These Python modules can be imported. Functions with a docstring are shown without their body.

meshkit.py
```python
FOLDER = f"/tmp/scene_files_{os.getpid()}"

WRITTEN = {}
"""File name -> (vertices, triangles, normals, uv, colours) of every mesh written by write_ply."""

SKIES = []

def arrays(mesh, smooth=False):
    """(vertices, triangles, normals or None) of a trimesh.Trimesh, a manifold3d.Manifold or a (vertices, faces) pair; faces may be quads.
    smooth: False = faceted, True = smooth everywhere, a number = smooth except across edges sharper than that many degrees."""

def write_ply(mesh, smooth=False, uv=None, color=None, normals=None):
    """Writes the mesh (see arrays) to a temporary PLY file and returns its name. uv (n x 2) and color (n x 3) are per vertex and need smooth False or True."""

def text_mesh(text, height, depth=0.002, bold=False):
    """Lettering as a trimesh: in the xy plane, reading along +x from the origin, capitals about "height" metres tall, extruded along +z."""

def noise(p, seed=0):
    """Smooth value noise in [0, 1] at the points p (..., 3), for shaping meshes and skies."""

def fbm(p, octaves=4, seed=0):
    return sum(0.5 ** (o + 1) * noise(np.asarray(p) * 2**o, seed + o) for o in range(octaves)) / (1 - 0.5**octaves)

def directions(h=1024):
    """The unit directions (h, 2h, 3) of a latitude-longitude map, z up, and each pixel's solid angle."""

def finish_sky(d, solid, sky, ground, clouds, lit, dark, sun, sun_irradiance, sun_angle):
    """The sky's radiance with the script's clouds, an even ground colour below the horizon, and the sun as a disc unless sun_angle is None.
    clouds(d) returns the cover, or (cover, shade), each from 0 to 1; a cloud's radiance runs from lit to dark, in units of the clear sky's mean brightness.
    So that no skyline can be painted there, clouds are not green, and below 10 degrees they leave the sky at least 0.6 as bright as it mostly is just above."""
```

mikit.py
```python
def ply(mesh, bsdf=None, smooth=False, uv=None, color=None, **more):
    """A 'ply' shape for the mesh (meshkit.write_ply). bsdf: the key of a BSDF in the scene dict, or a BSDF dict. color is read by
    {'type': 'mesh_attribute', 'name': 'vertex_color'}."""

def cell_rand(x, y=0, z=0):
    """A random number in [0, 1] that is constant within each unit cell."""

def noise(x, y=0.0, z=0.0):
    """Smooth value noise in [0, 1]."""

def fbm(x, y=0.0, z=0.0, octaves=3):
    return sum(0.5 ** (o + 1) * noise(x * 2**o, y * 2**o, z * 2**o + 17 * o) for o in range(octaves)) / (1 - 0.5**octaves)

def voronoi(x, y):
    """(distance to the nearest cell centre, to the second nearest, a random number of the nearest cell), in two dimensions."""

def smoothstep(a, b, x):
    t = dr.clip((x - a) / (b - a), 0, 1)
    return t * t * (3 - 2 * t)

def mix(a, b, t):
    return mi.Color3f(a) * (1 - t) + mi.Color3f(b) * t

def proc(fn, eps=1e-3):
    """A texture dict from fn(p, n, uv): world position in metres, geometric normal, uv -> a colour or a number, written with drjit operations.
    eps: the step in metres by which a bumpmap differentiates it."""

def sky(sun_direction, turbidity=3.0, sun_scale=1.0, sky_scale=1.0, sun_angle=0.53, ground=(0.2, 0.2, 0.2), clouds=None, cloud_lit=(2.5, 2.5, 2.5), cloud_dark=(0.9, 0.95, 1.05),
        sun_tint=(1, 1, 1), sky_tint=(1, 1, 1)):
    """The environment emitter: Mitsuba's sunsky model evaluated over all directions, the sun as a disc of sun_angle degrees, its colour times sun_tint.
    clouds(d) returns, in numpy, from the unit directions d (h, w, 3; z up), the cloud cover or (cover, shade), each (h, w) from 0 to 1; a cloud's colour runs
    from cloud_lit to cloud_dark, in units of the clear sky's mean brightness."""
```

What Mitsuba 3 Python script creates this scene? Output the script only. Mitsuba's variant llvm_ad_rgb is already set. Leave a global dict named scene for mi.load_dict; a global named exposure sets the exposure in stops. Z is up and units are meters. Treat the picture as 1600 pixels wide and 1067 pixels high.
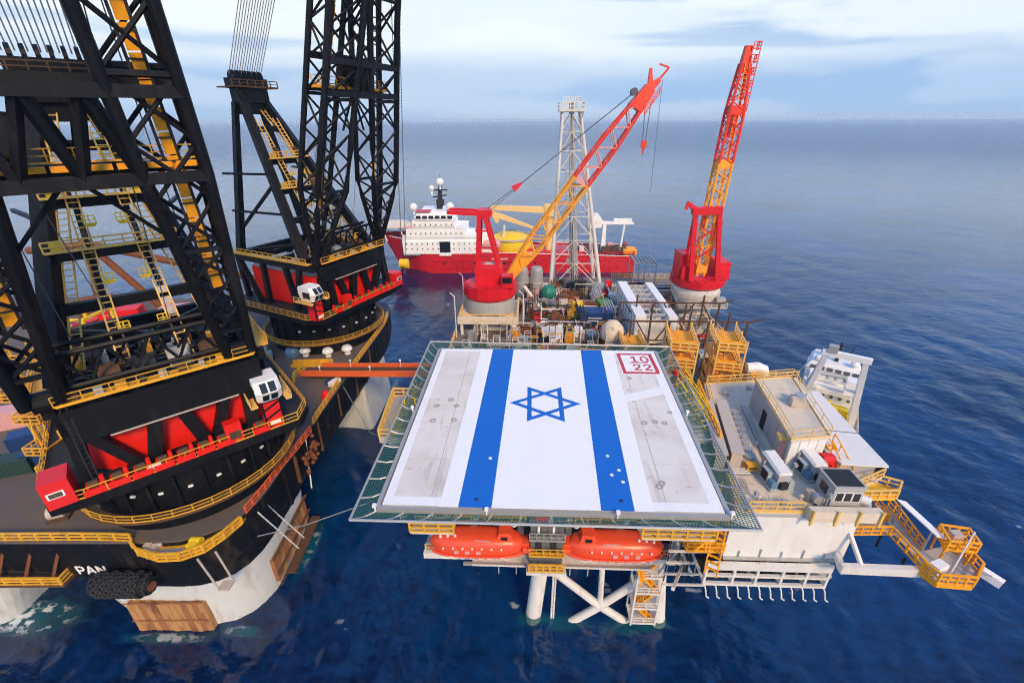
import math, random, numpy as np, trimesh, mitsuba as mi, mikit, meshkit
import drjit as dr
from shapely.geometry import Polygon
from shapely.ops import unary_union
T = mi.ScalarTransform4f
scene, labels = {}, {}
random.seed(7); RNG = np.random.default_rng(7)

# ------------------------------------------------------------------ camera, sky, exposure
PITCH, ROLL, CAM_Z = math.radians(25.92), math.radians(0.36), 62.0
_f = np.array([0, math.cos(PITCH), -math.sin(PITCH)]); _u0 = np.array([0, math.sin(PITCH), math.cos(PITCH)]); _r0 = np.array([1.0, 0, 0])
_up = _u0 * math.cos(ROLL) + _r0 * math.sin(ROLL)
scene['haze_air'] = {'type': 'homogeneous', 'albedo': {'type': 'rgb', 'value': [0.80, 0.94, 0.99]}, 'sigma_t': {'type': 'rgb', 'value': [0.000060, 0.000075, 0.000100]}}
scene['camera'] = {'type': 'perspective', 'fov': 2 * math.degrees(math.atan(800 / 711)), 'fov_axis': 'x', 'near_clip': 0.5, 'far_clip': 2.0e5,
                   'medium': {'type': 'ref', 'id': 'haze_air'},
                   'to_world': T().look_at(origin=[0, 0, CAM_Z], target=(np.array([0, 0, CAM_Z]) + _f).tolist(), up=_up.tolist())}
exposure = 2.0


def cloud_cover(d):
    el = np.degrees(np.arcsin(np.clip(d[..., 2], -1, 1))); az = np.degrees(np.arctan2(d[..., 0], d[..., 1]))
    p = np.stack([az / 11, el / 2.6, az * 0], -1)
    n = meshkit.fbm(p, 5, seed=3)
    streak = meshkit.fbm(np.stack([az / 30 + 5, el / 1.6 + az / 60, az * 0], -1), 4, seed=9)
    def st(a, b, x):
        t = np.clip((x - a) / (b - a), 0, 1); return t * t * (3 - 2 * t)
    low = 1 - st(4.0, 8.0, el + 3.5 * (n - 0.5) + 0.02 * np.abs(az + 30))     # the grey-blue bank that lies along the horizon
    puff = st(0.40, 0.64, n)
    shade = 0.80 * low * (0.85 + 0.2 * puff) + 0.55 * st(0.48, 0.66, streak) * puff * st(3, 8, el) + 0.36 * st(4, 46, az) * (0.4 + 0.8 * puff) + 0.10 * puff
    gap = st(9.5, 20, el) * (0.72 + 0.28 * st(0.40, 0.55, n))                    # the cloud thins out into clear blue overhead
    return 1 - gap, np.clip(shade, 0, 1)


scene['sky'] = mikit.sky([0.30, -0.72, 0.56], turbidity=3, sun_scale=0.6, sun_angle=12, clouds=cloud_cover,
                         cloud_lit=(1.52, 1.66, 1.74), cloud_dark=(0.62, 0.95, 1.44), sky_scale=1.8, sky_tint=(0.58, 0.92, 1.25), sun_tint=(1.0, 0.84, 0.62))


# ------------------------------------------------------------------ materials
def mat(name, rgb, rough=0.5, spec=0.4, metal=0.0, **k):
    scene[name] = {'type': 'twosided', 'b': {'type': 'principled', 'base_color': rgb if isinstance(rgb, dict) else {'type': 'rgb', 'value': list(rgb)}, 'roughness': rough, 'specular': spec, 'metallic': metal, **k}}
    return name


def worn(base, dirt, amount=0.5, size=2.2, streak=True):
    def fn(p, n, uv):
        a = mikit.fbm(p.x / size, p.y / size, p.z / (size * (3.0 if streak else 1.0)), 4)
        b = mikit.fbm(p.x * 1.9 + 7, p.y * 1.9, p.z * (0.35 if streak else 1.9), 3)
        m = mikit.smoothstep(0.5, 0.72, 0.6 * a + 0.4 * b) * amount
        return mikit.mix(base, dirt, m) * (0.9 + 0.2 * a)
    return mikit.proc(fn)


BLACK = mat('m_black_steel', worn((0.0042, 0.0050, 0.0072), (0.016, 0.015, 0.017), 0.7, 4.0), 0.5, 0.22)
HULL = mat('m_hull_black', worn((0.0050, 0.0062, 0.0085), (0.034, 0.027, 0.020), 0.8, 3.0), 0.55, 0.22)
HULLW = mat('m_hull_white', worn((0.58, 0.60, 0.58), (0.33, 0.27, 0.2), 0.5, 3.0), 0.5, 0.3)
DECKV = mat('m_vessel_deck', worn((0.118, 0.100, 0.094), (0.15, 0.105, 0.06), 0.8, 3.5, False), 0.8, 0.2)
DECKP = mat('m_plated_deck', worn((0.20, 0.17, 0.145), (0.10, 0.07, 0.055), 0.8, 2.4, False), 0.75, 0.2)
GREY = mat('m_dark_grey', (0.026, 0.028, 0.031), 0.65, 0.25)
RED = mat('m_red', worn((0.74, 0.014, 0.007), (0.46, 0.012, 0.010), 0.5, 2.0), 0.42)
RED2 = mat('m_red_shed', (0.68, 0.014, 0.018), 0.42)
ORANGE = mat('m_orange_red', (0.75, 0.075, 0.022), 0.32, 0.5, clearcoat=0.5)
BOOMO = mat('m_boom_orange', worn((0.84, 0.36, 0.03), (0.70, 0.20, 0.02), 0.5, 1.6), 0.45)
BOOMR = mat('m_boom_red', (0.76, 0.045, 0.016), 0.45)
REDC = mat('m_crane_red', worn((0.62, 0.010, 0.020), (0.42, 0.012, 0.02), 0.5, 2.0), 0.42)
PALER = mat('m_pale_red', (0.62, 0.33, 0.33), 0.6)
YEL = mat('m_yellow', worn((0.72, 0.38, 0.03), (0.35, 0.16, 0.03), 0.5, 1.5), 0.5)
YEL2 = mat('m_bright_yellow', (0.80, 0.55, 0.02), 0.45)
YELO = mat('m_amber', worn((0.84, 0.36, 0.010), (0.62, 0.20, 0.012), 0.35, 1.3), 0.5)
RAILY = mat('m_rail_yellow', (0.74, 0.46, 0.12), 0.5)
WHITE = mat('m_white', (0.78, 0.78, 0.76), 0.4)
WHITE2 = mat('m_platform_white', worn((0.66, 0.64, 0.60), (0.42, 0.36, 0.28), 0.45, 2.0), 0.5)
CREAM = mat('m_roof_cream', worn((0.67, 0.58, 0.45), (0.45, 0.36, 0.26), 0.5, 3.5, False), 0.7, 0.2)
WALLW = mat('m_wall_white', worn((0.72, 0.705, 0.67), (0.56, 0.51, 0.44), 0.35, 3.0), 0.55)
BEIGE = mat('m_beige', (0.50, 0.43, 0.36), 0.6)
LGREY = mat('m_light_grey', worn((0.40, 0.40, 0.39), (0.27, 0.25, 0.22), 0.5, 1.8), 0.6)
MACH = mat('m_machine_grey', (0.36, 0.42, 0.45), 0.45)
PIPEG = mat('m_galvanised', (0.42, 0.42, 0.41), 0.45, 0.5, 0.35)
RUST = mat('m_rust', worn((0.20, 0.075, 0.035), (0.09, 0.04, 0.03), 0.7, 1.0), 0.8, 0.2)
BROWN = mat('m_brown', worn((0.105, 0.058, 0.036), (0.05, 0.032, 0.026), 0.6, 0.8), 0.8, 0.2)
WOOD = mat('m_timber', worn((0.42, 0.22, 0.085), (0.18, 0.075, 0.035), 0.85, 0.9), 0.8, 0.2)
WOOD2 = mat('m_timber_dark', worn((0.30, 0.13, 0.055), (0.12, 0.05, 0.03), 0.85, 0.8), 0.8, 0.2)
BLUE = mat('m_container_blue', (0.012, 0.045, 0.17), 0.5)
LBLUE = mat('m_tank_blue', (0.10, 0.22, 0.34), 0.5)
GREEN = mat('m_green', (0.10, 0.26, 0.06), 0.6)
TEAL = mat('m_teal', (0.02, 0.20, 0.15), 0.5)
SHEL = mat('m_shelter', (0.12, 0.13, 0.128), 0.6)
DGREEN = mat('m_dark_green', (0.02, 0.05, 0.045), 0.6)
TYRE = mat('m_rubber', (0.008, 0.008, 0.009), 0.75, 0.3)
GLASS = mat('m_window', (0.012, 0.016, 0.022), 0.08, 0.6)
FARGLASS = mat('m_ship_window', (0.09, 0.10, 0.115), 0.2, 0.6)
SHIPR = mat('m_ship_red', worn((0.52, 0.012, 0.02), (0.30, 0.012, 0.014), 0.6, 6.0), 0.4)
ROPE = mat('m_rope', (0.10, 0.10, 0.11), 0.6)
ROPEW = mat('m_wire_grey', (0.24, 0.27, 0.32), 0.5)
LAMP = mat('m_lamp_white', (0.8, 0.8, 0.78), 0.3)
GANG = mat('m_gangway_orange', worn((0.72, 0.13, 0.035), (0.45, 0.08, 0.03), 0.5, 1.2), 0.5)
FLAGW = mat('m_flag_white', (0.86, 0.87, 0.88), 0.75, 0.15)
FLAGB = mat('m_flag_blue', (0.012, 0.145, 0.56), 0.65, 0.2)
FLAGR = mat('m_sign_red', (0.52, 0.05, 0.075), 0.6)
PAINTW = mat('m_deck_white', worn((0.84, 0.84, 0.83), (0.62, 0.60, 0.57), 0.3, 2.0, False), 0.6)
MARK = mat('m_scuff', (0.40, 0.37, 0.34), 0.8)
def deck_wear(p, n, uv):
    a = mikit.fbm(p.x / 2.6, p.y / 2.6, 0.3, 4); b = mikit.fbm(p.x / 0.5, p.y / 5.0, 2.0, 3); blot = mikit.fbm(p.x / 7.0, p.y / 5.0, 5.0, 3)
    c = mikit.mix((0.74, 0.705, 0.65), (0.56, 0.51, 0.44), 0.42 * mikit.smoothstep(0.5, 0.72, a) + 0.35 * mikit.smoothstep(0.52, 0.70, blot))
    c = mikit.mix(c, (0.38, 0.36, 0.34), 0.3 * mikit.smoothstep(0.64, 0.78, b))
    return mikit.mix(c, (0.36, 0.20, 0.10), 0.4 * mikit.smoothstep(0.77, 0.85, mikit.fbm(p.x / 0.8, p.y / 0.6, 8.0, 4)))


HELI = mat('m_helideck', mikit.proc(deck_wear), 0.75, 0.2)
FOAM = mat('m_pale_concrete', (0.6, 0.6, 0.58), 0.8)
NETROPE = mat('m_net_rope', (0.035, 0.13, 0.12), 0.7)


# ------------------------------------------------------------------ mesh helpers: (vertices, triangles)
def cat(*ms):
    ms = [m for m in ms if m is not None and len(m[0])]
    V, Fc, k = [], [], 0
    for v, f in ms:
        V.append(v); Fc.append(np.asarray(f) + k); k += len(v)
    return np.vstack(V), np.vstack(Fc)


CV = np.array([[x, y, z] for x in (-.5, .5) for y in (-.5, .5) for z in (-.5, .5)], float)
CF = np.array([[0, 1, 3], [0, 3, 2], [4, 6, 7], [4, 7, 5], [0, 4, 5], [0, 5, 1], [2, 3, 7], [2, 7, 6], [0, 2, 6], [0, 6, 4], [1, 5, 7], [1, 7, 3]])


def rot(m, deg, c=(0, 0)):
    a = math.radians(deg); v = m[0].copy(); x, y = v[:, 0] - c[0], v[:, 1] - c[1]
    v[:, 0], v[:, 1] = c[0] + x * math.cos(a) - y * math.sin(a), c[1] + x * math.sin(a) + y * math.cos(a)
    return v, m[1]


def mv(m, d): return m[0] + np.asarray(d, float), m[1]


def box(x0, x1, y0, y1, z0, z1, rz=0):
    m = (CV * [x1 - x0, y1 - y0, z1 - z0] + [(x0 + x1) / 2, (y0 + y1) / 2, (z0 + z1) / 2], CF)
    return rot(m, rz, ((x0 + x1) / 2, (y0 + y1) / 2)) if rz else m


def cbox(c, s, rz=0): return box(c[0] - s[0] / 2, c[0] + s[0] / 2, c[1] - s[1] / 2, c[1] + s[1] / 2, c[2] - s[2] / 2, c[2] + s[2] / 2, rz)


def frame_of(p, q):
    a = np.asarray(q, float) - p; a /= np.linalg.norm(a)
    b = np.cross([0, 0, 1.0], a) if abs(a[2]) < 0.95 else np.cross([1.0, 0, 0], a)
    b /= np.linalg.norm(b)
    return a, b, np.cross(a, b)


def bar(p, q, w, h=None, w2=None, h2=None):
    """a straight beam of rectangular section, tapering from w x h to w2 x h2"""
    p, q = np.asarray(p, float), np.asarray(q, float); h = h or w; w2 = w2 or w; h2 = h2 or h
    a, b, c = frame_of(p, q)
    V = np.array([e + b * i * ww / 2 + c * j * hh / 2 for e, ww, hh in ((p, w, h), (q, w2, h2)) for i, j in ((-1, -1), (1, -1), (1, 1), (-1, 1))])
    F = [[0, 2, 1], [0, 3, 2], [4, 5, 6], [4, 6, 7]]
    for i in range(4):
        j = (i + 1) % 4; F += [[i, j, j + 4], [i, j + 4, i + 4]]
    return V, np.array(F)


def pipe(pts, r, n=6):
    pts = np.asarray(pts, float); rs = np.broadcast_to(r, len(pts)); V = []
    for i, p in enumerate(pts):
        d = pts[min(i + 1, len(pts) - 1)] - pts[max(i - 1, 0)]
        _, b, c = frame_of(p, p + d)
        t = np.arange(n) * 2 * np.pi / n
        V.append(p + rs[i] * (np.cos(t)[:, None] * b + np.sin(t)[:, None] * c))
    m = len(pts); V = np.vstack(V + [pts[:1], pts[-1:]]); F = []
    for i in range(m - 1):
        for k in range(n):
            l = (k + 1) % n; F += [[i * n + k, i * n + l, i * n + n + l], [i * n + k, i * n + n + l, i * n + n + k]]
    for k in range(n):
        l = (k + 1) % n; F += [[m * n, l, k], [m * n + 1, (m - 1) * n + k, (m - 1) * n + l]]
    return V, np.array(F)


def prism(poly, z0, z1, holes=()):
    P = poly if isinstance(poly, Polygon) else Polygon(poly, holes)
    m = trimesh.creation.extrude_polygon(P, z1 - z0, engine='earcut')
    return np.array(m.vertices) + [0, 0, z0], np.array(m.faces)


def quadbox(q, z0, z1): return prism(q, z0, z1)


def lathe(prof, n=24, a0=0, a1=360):
    full = abs(a1 - a0 - 360) < 1e-6
    t = np.radians(np.linspace(a0, a1, n + (0 if full else 1), endpoint=not full)); m = len(t); V = []
    for r, z in prof: V.append(np.stack([r * np.cos(t), r * np.sin(t), np.full(m, float(z))], 1))
    F = []
    for i in range(len(prof) - 1):
        for k in range(m if full else m - 1):
            l = (k + 1) % m; F += [[i * m + k, i * m + l, (i + 1) * m + l], [i * m + k, (i + 1) * m + l, (i + 1) * m + k]]
    return np.vstack(V), np.array(F)


def drum(p, q, r, n=14): return pipe([p, q], r, n)


def ball(c, r, n=12):
    return mv(lathe([(max(r * math.sin(a), 1e-4), -r * math.cos(a)) for a in np.linspace(0, math.pi, n // 2 + 2)], n), c)


def rail(pts, h=1.1, step=1.7, r=0.05, mid=True, closed=False):
    """posts, top rail and knee rail along a polyline"""
    pts = [np.asarray(p, float) for p in pts]
    if closed: pts.append(pts[0])
    ms = []
    up = np.array([0, 0, h])
    for a, b in zip(pts[:-1], pts[1:]):
        L = np.linalg.norm(b - a)
        if L < 0.05: continue
        ms.append(bar(a + up, b + up, 2 * r)); ms.append(bar(a + up * .07, b + up * .07, r, .16))
        if mid: ms.append(bar(a + up * .53, b + up * .53, 1.6 * r))
        k = max(1, int(round(L / step)))
        for i in range(k + 1):
            p = a + (b - a) * i / k; ms.append(bar(p, p + up, 2 * r))
    return cat(*ms)


def stairs(p, q, w=0.9, n=9):
    p, q = np.asarray(p, float), np.asarray(q, float); d = q - p; s = np.cross(d, [0, 0, 1.0]); s /= np.linalg.norm(s)
    ms = [bar(p + s * w / 2 * k, q + s * w / 2 * k, .10, .26) for k in (-1, 1)]
    for i in range(1, n): c = p + d * i / n; ms.append(bar(c - s * w / 2, c + s * w / 2, .26, .05))
    for k in (-1, 1):
        ms.append(bar(p + s * w / 2 * k + [0, 0, 1], q + s * w / 2 * k + [0, 0, 1], .09))
        for i in range(0, n + 1, 3): c = p + d * i / n + s * w / 2 * k; ms.append(bar(c, c + [0, 0, 1], .08))
    return cat(*ms)


def ladder(p, q, w=0.6, step=0.6, side=None, r=0.06):
    p, q = np.asarray(p, float), np.asarray(q, float); d = q - p; L = np.linalg.norm(d)
    s = np.asarray(side, float) if side is not None else np.cross(d, [0, 0, 1.0]); s = s / np.linalg.norm(s)
    ms = [bar(p + s * w / 2 * k, q + s * w / 2 * k, 2 * r) for k in (-1, 1)]
    for i in range(1, int(L / step)): c = p + d * i * step / L; ms.append(bar(c - s * w / 2, c + s * w / 2, 1.4 * r))
    return cat(*ms)


# ------------------------------------------------------------------ scene helpers
M = np.eye(4)


def setM(x=0, y=0, z=0, deg=0, mirror=False):
    global M
    a = math.radians(deg); M = np.array([[math.cos(a), -math.sin(a), 0, x], [math.sin(a), math.cos(a), 0, y], [0, 0, 1, z], [0, 0, 0, 1.0]])
    if mirror: M = M @ np.diag([1, -1, 1, 1.0])


PLAT = dict(x=2.98, y=25.98, deg=-2.3)     # the platform's own frame: x to the right along the helideck's near edge, y away


def numbered(key):
    if key not in scene and key not in labels: return key
    i = 1
    while f'{key}_{i:03d}' in scene or f'{key}_{i:03d}' in labels: i += 1
    return f'{key}_{i:03d}'


def put(name, mesh, m, parent=None, label=None, smooth=False, **extra):
    key = numbered((parent + '__' if parent else '') + name)
    v, f = mesh; v = v @ M[:3, :3].T + M[:3, 3]
    if np.linalg.det(M[:3, :3]) < 0: f = np.asarray(f)[:, ::-1]
    scene[key] = mikit.ply((v, f), m, smooth=smooth)
    e = dict(extra)
    if label: e['label'] = label
    if e: labels[key] = e
    return key


def thing(name, label, cat_, group=None):
    key = numbered(name); labels[key] = {'label': label, 'category': cat_}
    if group: labels[key]['group'] = group
    return key


def solo(name, mesh, m, label, cat_, group=None, smooth=False):
    k = put(name, mesh, m, smooth=smooth, label=label, category=cat_)
    if group: labels[k]['group'] = group
    return k


# ------------------------------------------------------------------ the sea
setM()


def sea_mesh():
    radii = [6.0]
    while radii[-1] < 2600: radii.append(radii[-1] * (1.0125 if radii[-1] < 700 else 1.03))
    radii += [4000, 8000, 20000, 60000, 150000]
    front = np.radians(np.arange(-64, 64.01, 0.36)); back = np.radians(np.arange(70, 296, 6.0))
    ang = np.concatenate([front, back]); R = np.array(radii)
    X = R[:, None] * np.sin(ang); Y = R[:, None] * np.cos(ang)
    dstep = np.gradient(R)[:, None] * np.ones_like(X)
    step = np.maximum(dstep, (R * math.radians(0.36))[:, None])
    step[:, len(front):] = 1e3
    Z = np.zeros_like(X); rng = np.random.default_rng(5)
    for L in np.geomspace(2.2, 40, 60):
        th = math.radians(215) + rng.normal(0, 0.75); k = 2 * math.pi / L
        amp = 0.0075 * L ** 0.9 * rng.uniform(0.6, 1.3) / (1 + (L / 9) ** 2.3)
        ph = rng.uniform(0, 6.28)
        fade = np.clip((L / (step * 2.6)) - 1, 0, 1)
        s = np.sin(k * (X * math.cos(th) + Y * math.sin(th)) + ph + 0.6 * np.sin(0.021 * X + 0.6 * ph) + 0.6 * np.sin(0.017 * Y + ph))
        Z += amp * fade * (s + 0.35 * np.cos(2 * (k * (X * math.cos(th) + Y * math.sin(th)) + ph)))
    gust = meshkit.fbm(np.stack([X / 55, Y / 55, X * 0], -1), 3, seed=4)
    Z *= 0.62 + 0.75 * gust
    n, m = X.shape; V = np.stack([X, Y, Z], -1).reshape(-1, 3)
    i, j = np.meshgrid(np.arange(n - 1), np.arange(m), indexing='ij'); jn = (j + 1) % m
    a, b, c, d = i * m + j, i * m + jn, (i + 1) * m + jn, (i + 1) * m + j
    F = np.concatenate([np.stack([a, b, c], -1).reshape(-1, 3), np.stack([a, c, d], -1).reshape(-1, 3)])
    F = np.vstack([F, [[len(V), (k + 1) % m, k] for k in range(m)]]); V = np.vstack([V, [[0, 0, 0]]])
    return V, F


FOAM_AND_TEAL = [(-67, 40.5, 7.5, 3.0, 0.95), (-46, 37.6, 6.5, .9, 0.45), (-37, 38.4, 3.0, .9, 0.35), (2.5, 40.2, 1.9, 1.9, 0.0), (19.4, 39.8, 1.9, 1.9, 0.0), (6.6, 39.3, 4.2, 1.2, 0.0), (15.6, 38.6, 4.2, 1.2, 0.0), (-30.5, 98, 1.2, 12, 0.25), (-33, 52, 1.4, 6, 0.35)]  # entries without foam: turquoise painted where the submerged legs and braces show through


def sea_colour(p, n, uv):
    deep = mi.Color3f(0.0004, 0.0066, 0.036); body = mi.Color3f(0.0009, 0.033, 0.130)
    big = mikit.fbm(p.x / 42, p.y / 30, 0.0, 3); ch = mikit.fbm(p.x / 2.1 + 0.5 * p.y / 2.1, p.y / 1.2, 0.5, 3)
    dist = dr.sqrt(dr.square(p.x) + dr.square(p.y))        # mottling smaller than the picture can show averages out
    ch = 0.5 + (ch - 0.5) / (1 + dr.square(dist / 260.0)); big = 0.5 + (big - 0.5) / (1 + dr.square(dist / 900.0))
    c = mikit.mix(deep, body, mikit.smoothstep(0.3, 0.75, 0.55 * big + 0.45 * ch))
    tex = mikit.fbm(p.x / 1.1, p.y / 0.8, 3.0, 5)
    for x, y, rx, ry, foam in FOAM_AND_TEAL:
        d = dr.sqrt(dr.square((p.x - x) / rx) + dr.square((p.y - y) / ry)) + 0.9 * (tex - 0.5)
        c = mikit.mix(c, (0.006, 0.10, 0.125), 0.55 * (1 - mikit.smoothstep(0.35, 1.25, d)))  # turquoise put into the colour: churned water by the hull, sunken legs glimpsed
        if foam: c = mikit.mix(c, (0.6, 0.66, 0.68), foam * (1 - mikit.smoothstep(0.55, 1.0, d)) * mikit.smoothstep(0.50, 0.66, tex))
    near_ = 1 - mikit.smoothstep(120.0, 330.0, dr.sqrt(dr.square(p.x) + dr.square(p.y)))
    cap = near_ * mikit.smoothstep(0.81, 0.88, mikit.fbm(p.x / 3.4, p.y / 2.2, 9.0, 4)) * mikit.smoothstep(0.5, 0.62, mikit.noise(p.x / 33, p.y / 33, 2.0))
    return mikit.mix(c, (0.5, 0.56, 0.6), 0.55 * cap)


def ripple(p, n, uv):
    far = dr.sqrt(dr.square(p.x) + dr.square(p.y)); keep = 1 / dr.square(1 + dr.square(far / 560.0))
    return keep * ( 0.09 * mikit.fbm(p.x / 0.95 + 0.35 * p.y, p.y / 0.75, 1.0, 4) + 0.11 * mikit.noise(p.x / 2.3, p.y / 1.7, 4.0))


def sea_rough(p, n, uv):     # ripples too small to model out there count as roughness
    return mi.Color3f(0.13 + 0.15 * mikit.smoothstep(200.0, 1500.0, dr.sqrt(dr.square(p.x) + dr.square(p.y))))


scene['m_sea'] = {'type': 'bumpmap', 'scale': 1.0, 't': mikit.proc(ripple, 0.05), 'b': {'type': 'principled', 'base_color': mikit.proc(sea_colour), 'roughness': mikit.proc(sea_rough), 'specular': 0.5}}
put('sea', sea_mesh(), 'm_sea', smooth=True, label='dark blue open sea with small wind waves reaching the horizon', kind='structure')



# ------------------------------------------------------------------ the crane vessel: hull, deck, two cranes
def round_poly(pts, radii, n=7):
    out = []; N = len(pts)
    for i in range(N):
        p, a, b = (np.asarray(pts[k % N], float) for k in (i, i - 1, i + 1)); r = radii[i]
        if r <= 0: out.append(p); continue
        da, db = (a - p) / np.linalg.norm(a - p), (b - p) / np.linalg.norm(b - p)
        for t in np.linspace(0, 1, n): out.append((1 - t) ** 2 * (p + da * r) + 2 * t * (1 - t) * p + t * t * (p + db * r))
    return np.array(out)


def loft(loops, cap=True):
    n = len(loops[0]); V = np.vstack(loops); F = []
    for k in range(len(loops) - 1):
        for i in range(n):
            j = (i + 1) % n; F += [[k * n + i, k * n + j, (k + 1) * n + j], [k * n + i, (k + 1) * n + j, (k + 1) * n + i]]
    if cap:
        for k in (0, len(loops) - 1):
            c = len(V); V = np.vstack([V, loops[k].mean(0)]); F += [[c, k * n + i, k * n + (i + 1) % n] for i in range(n)]
    return V, np.array(F)


def ring3(poly, z): return np.c_[poly, np.full(len(poly), float(z))]


DZ = 18.0
ves = thing('crane_vessel', 'huge semi-submersible crane vessel with black sides above white columns', 'crane vessel')
outline = round_poly([(-150, 38.3), (-33.0, 37.6), (-32.4, 62), (-30.4, 104), (-33, 116), (-150, 122)], [0, 9, 0, 7, 6, 0])
low = round_poly([(-150, 38.9), (-33.8, 38.6), (-33.0, 62), (-31, 104), (-33.5, 115), (-150, 121)], [0, 9.5, 0, 7, 6, 0])
put('deck_box', loft([ring3(low, 10.6), ring3(outline * .7 + low * .3, 12.5), ring3(outline, 17.7)]), HULL, ves)
put('deck', prism(outline, 17.7, 18.0), DECKV, ves)
colA = round_poly([(-55.6, 39.2), (-34.6, 38.6), (-34.2, 57.2), (-55.6, 58.5)], [2.5, 8.0, 2.0, 2])
colA0 = round_poly([(-53.4, 39.6), (-34.8, 38.9), (-34.5, 55.8), (-53.4, 57)], [3, 8.0, 2, 2])
put('column', loft([ring3(colA0, -4), ring3(colA0, 2.0), ring3(colA, 9.0), ring3(colA, 10.65)]), HULLW, ves, 'white near corner column with timber fender panels', smooth=40)
apron = lambda z: (colA - colA.mean(0)) * 1.006 + colA.mean(0) + [0.0, -.05]
put('column_apron', loft([ring3(apron(8.7), 8.7), ring3(apron(11.2), 11.2)], False), HULL, ves)
colB = round_poly([(-52, 84.5), (-31.4, 82.0), (-30.9, 104), (-52, 112)], [2, 1.2, 9, 2])
put('column', loft([ring3(colB + [0.5, 1.5], -4), ring3(colB + [0, .8], 4), ring3(colB, 10.65)]), HULLW, ves)
colC = round_poly([(-120, 39.4), (-68, 39.4), (-67, 57), (-120, 58)], [2, 3, 3, 2])
put('column', loft([ring3(colC - [2.5, 0], -4), ring3(colC, 4), ring3(colC + [1, 0], 10.65)]), HULLW, ves)
put('column', loft([ring3(round_poly([(-120, 84), (-72, 84), (-72, 112), (-120, 112)], [2] * 4), z) for z in (-4, 10.65)]), HULLW, ves)
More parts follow.
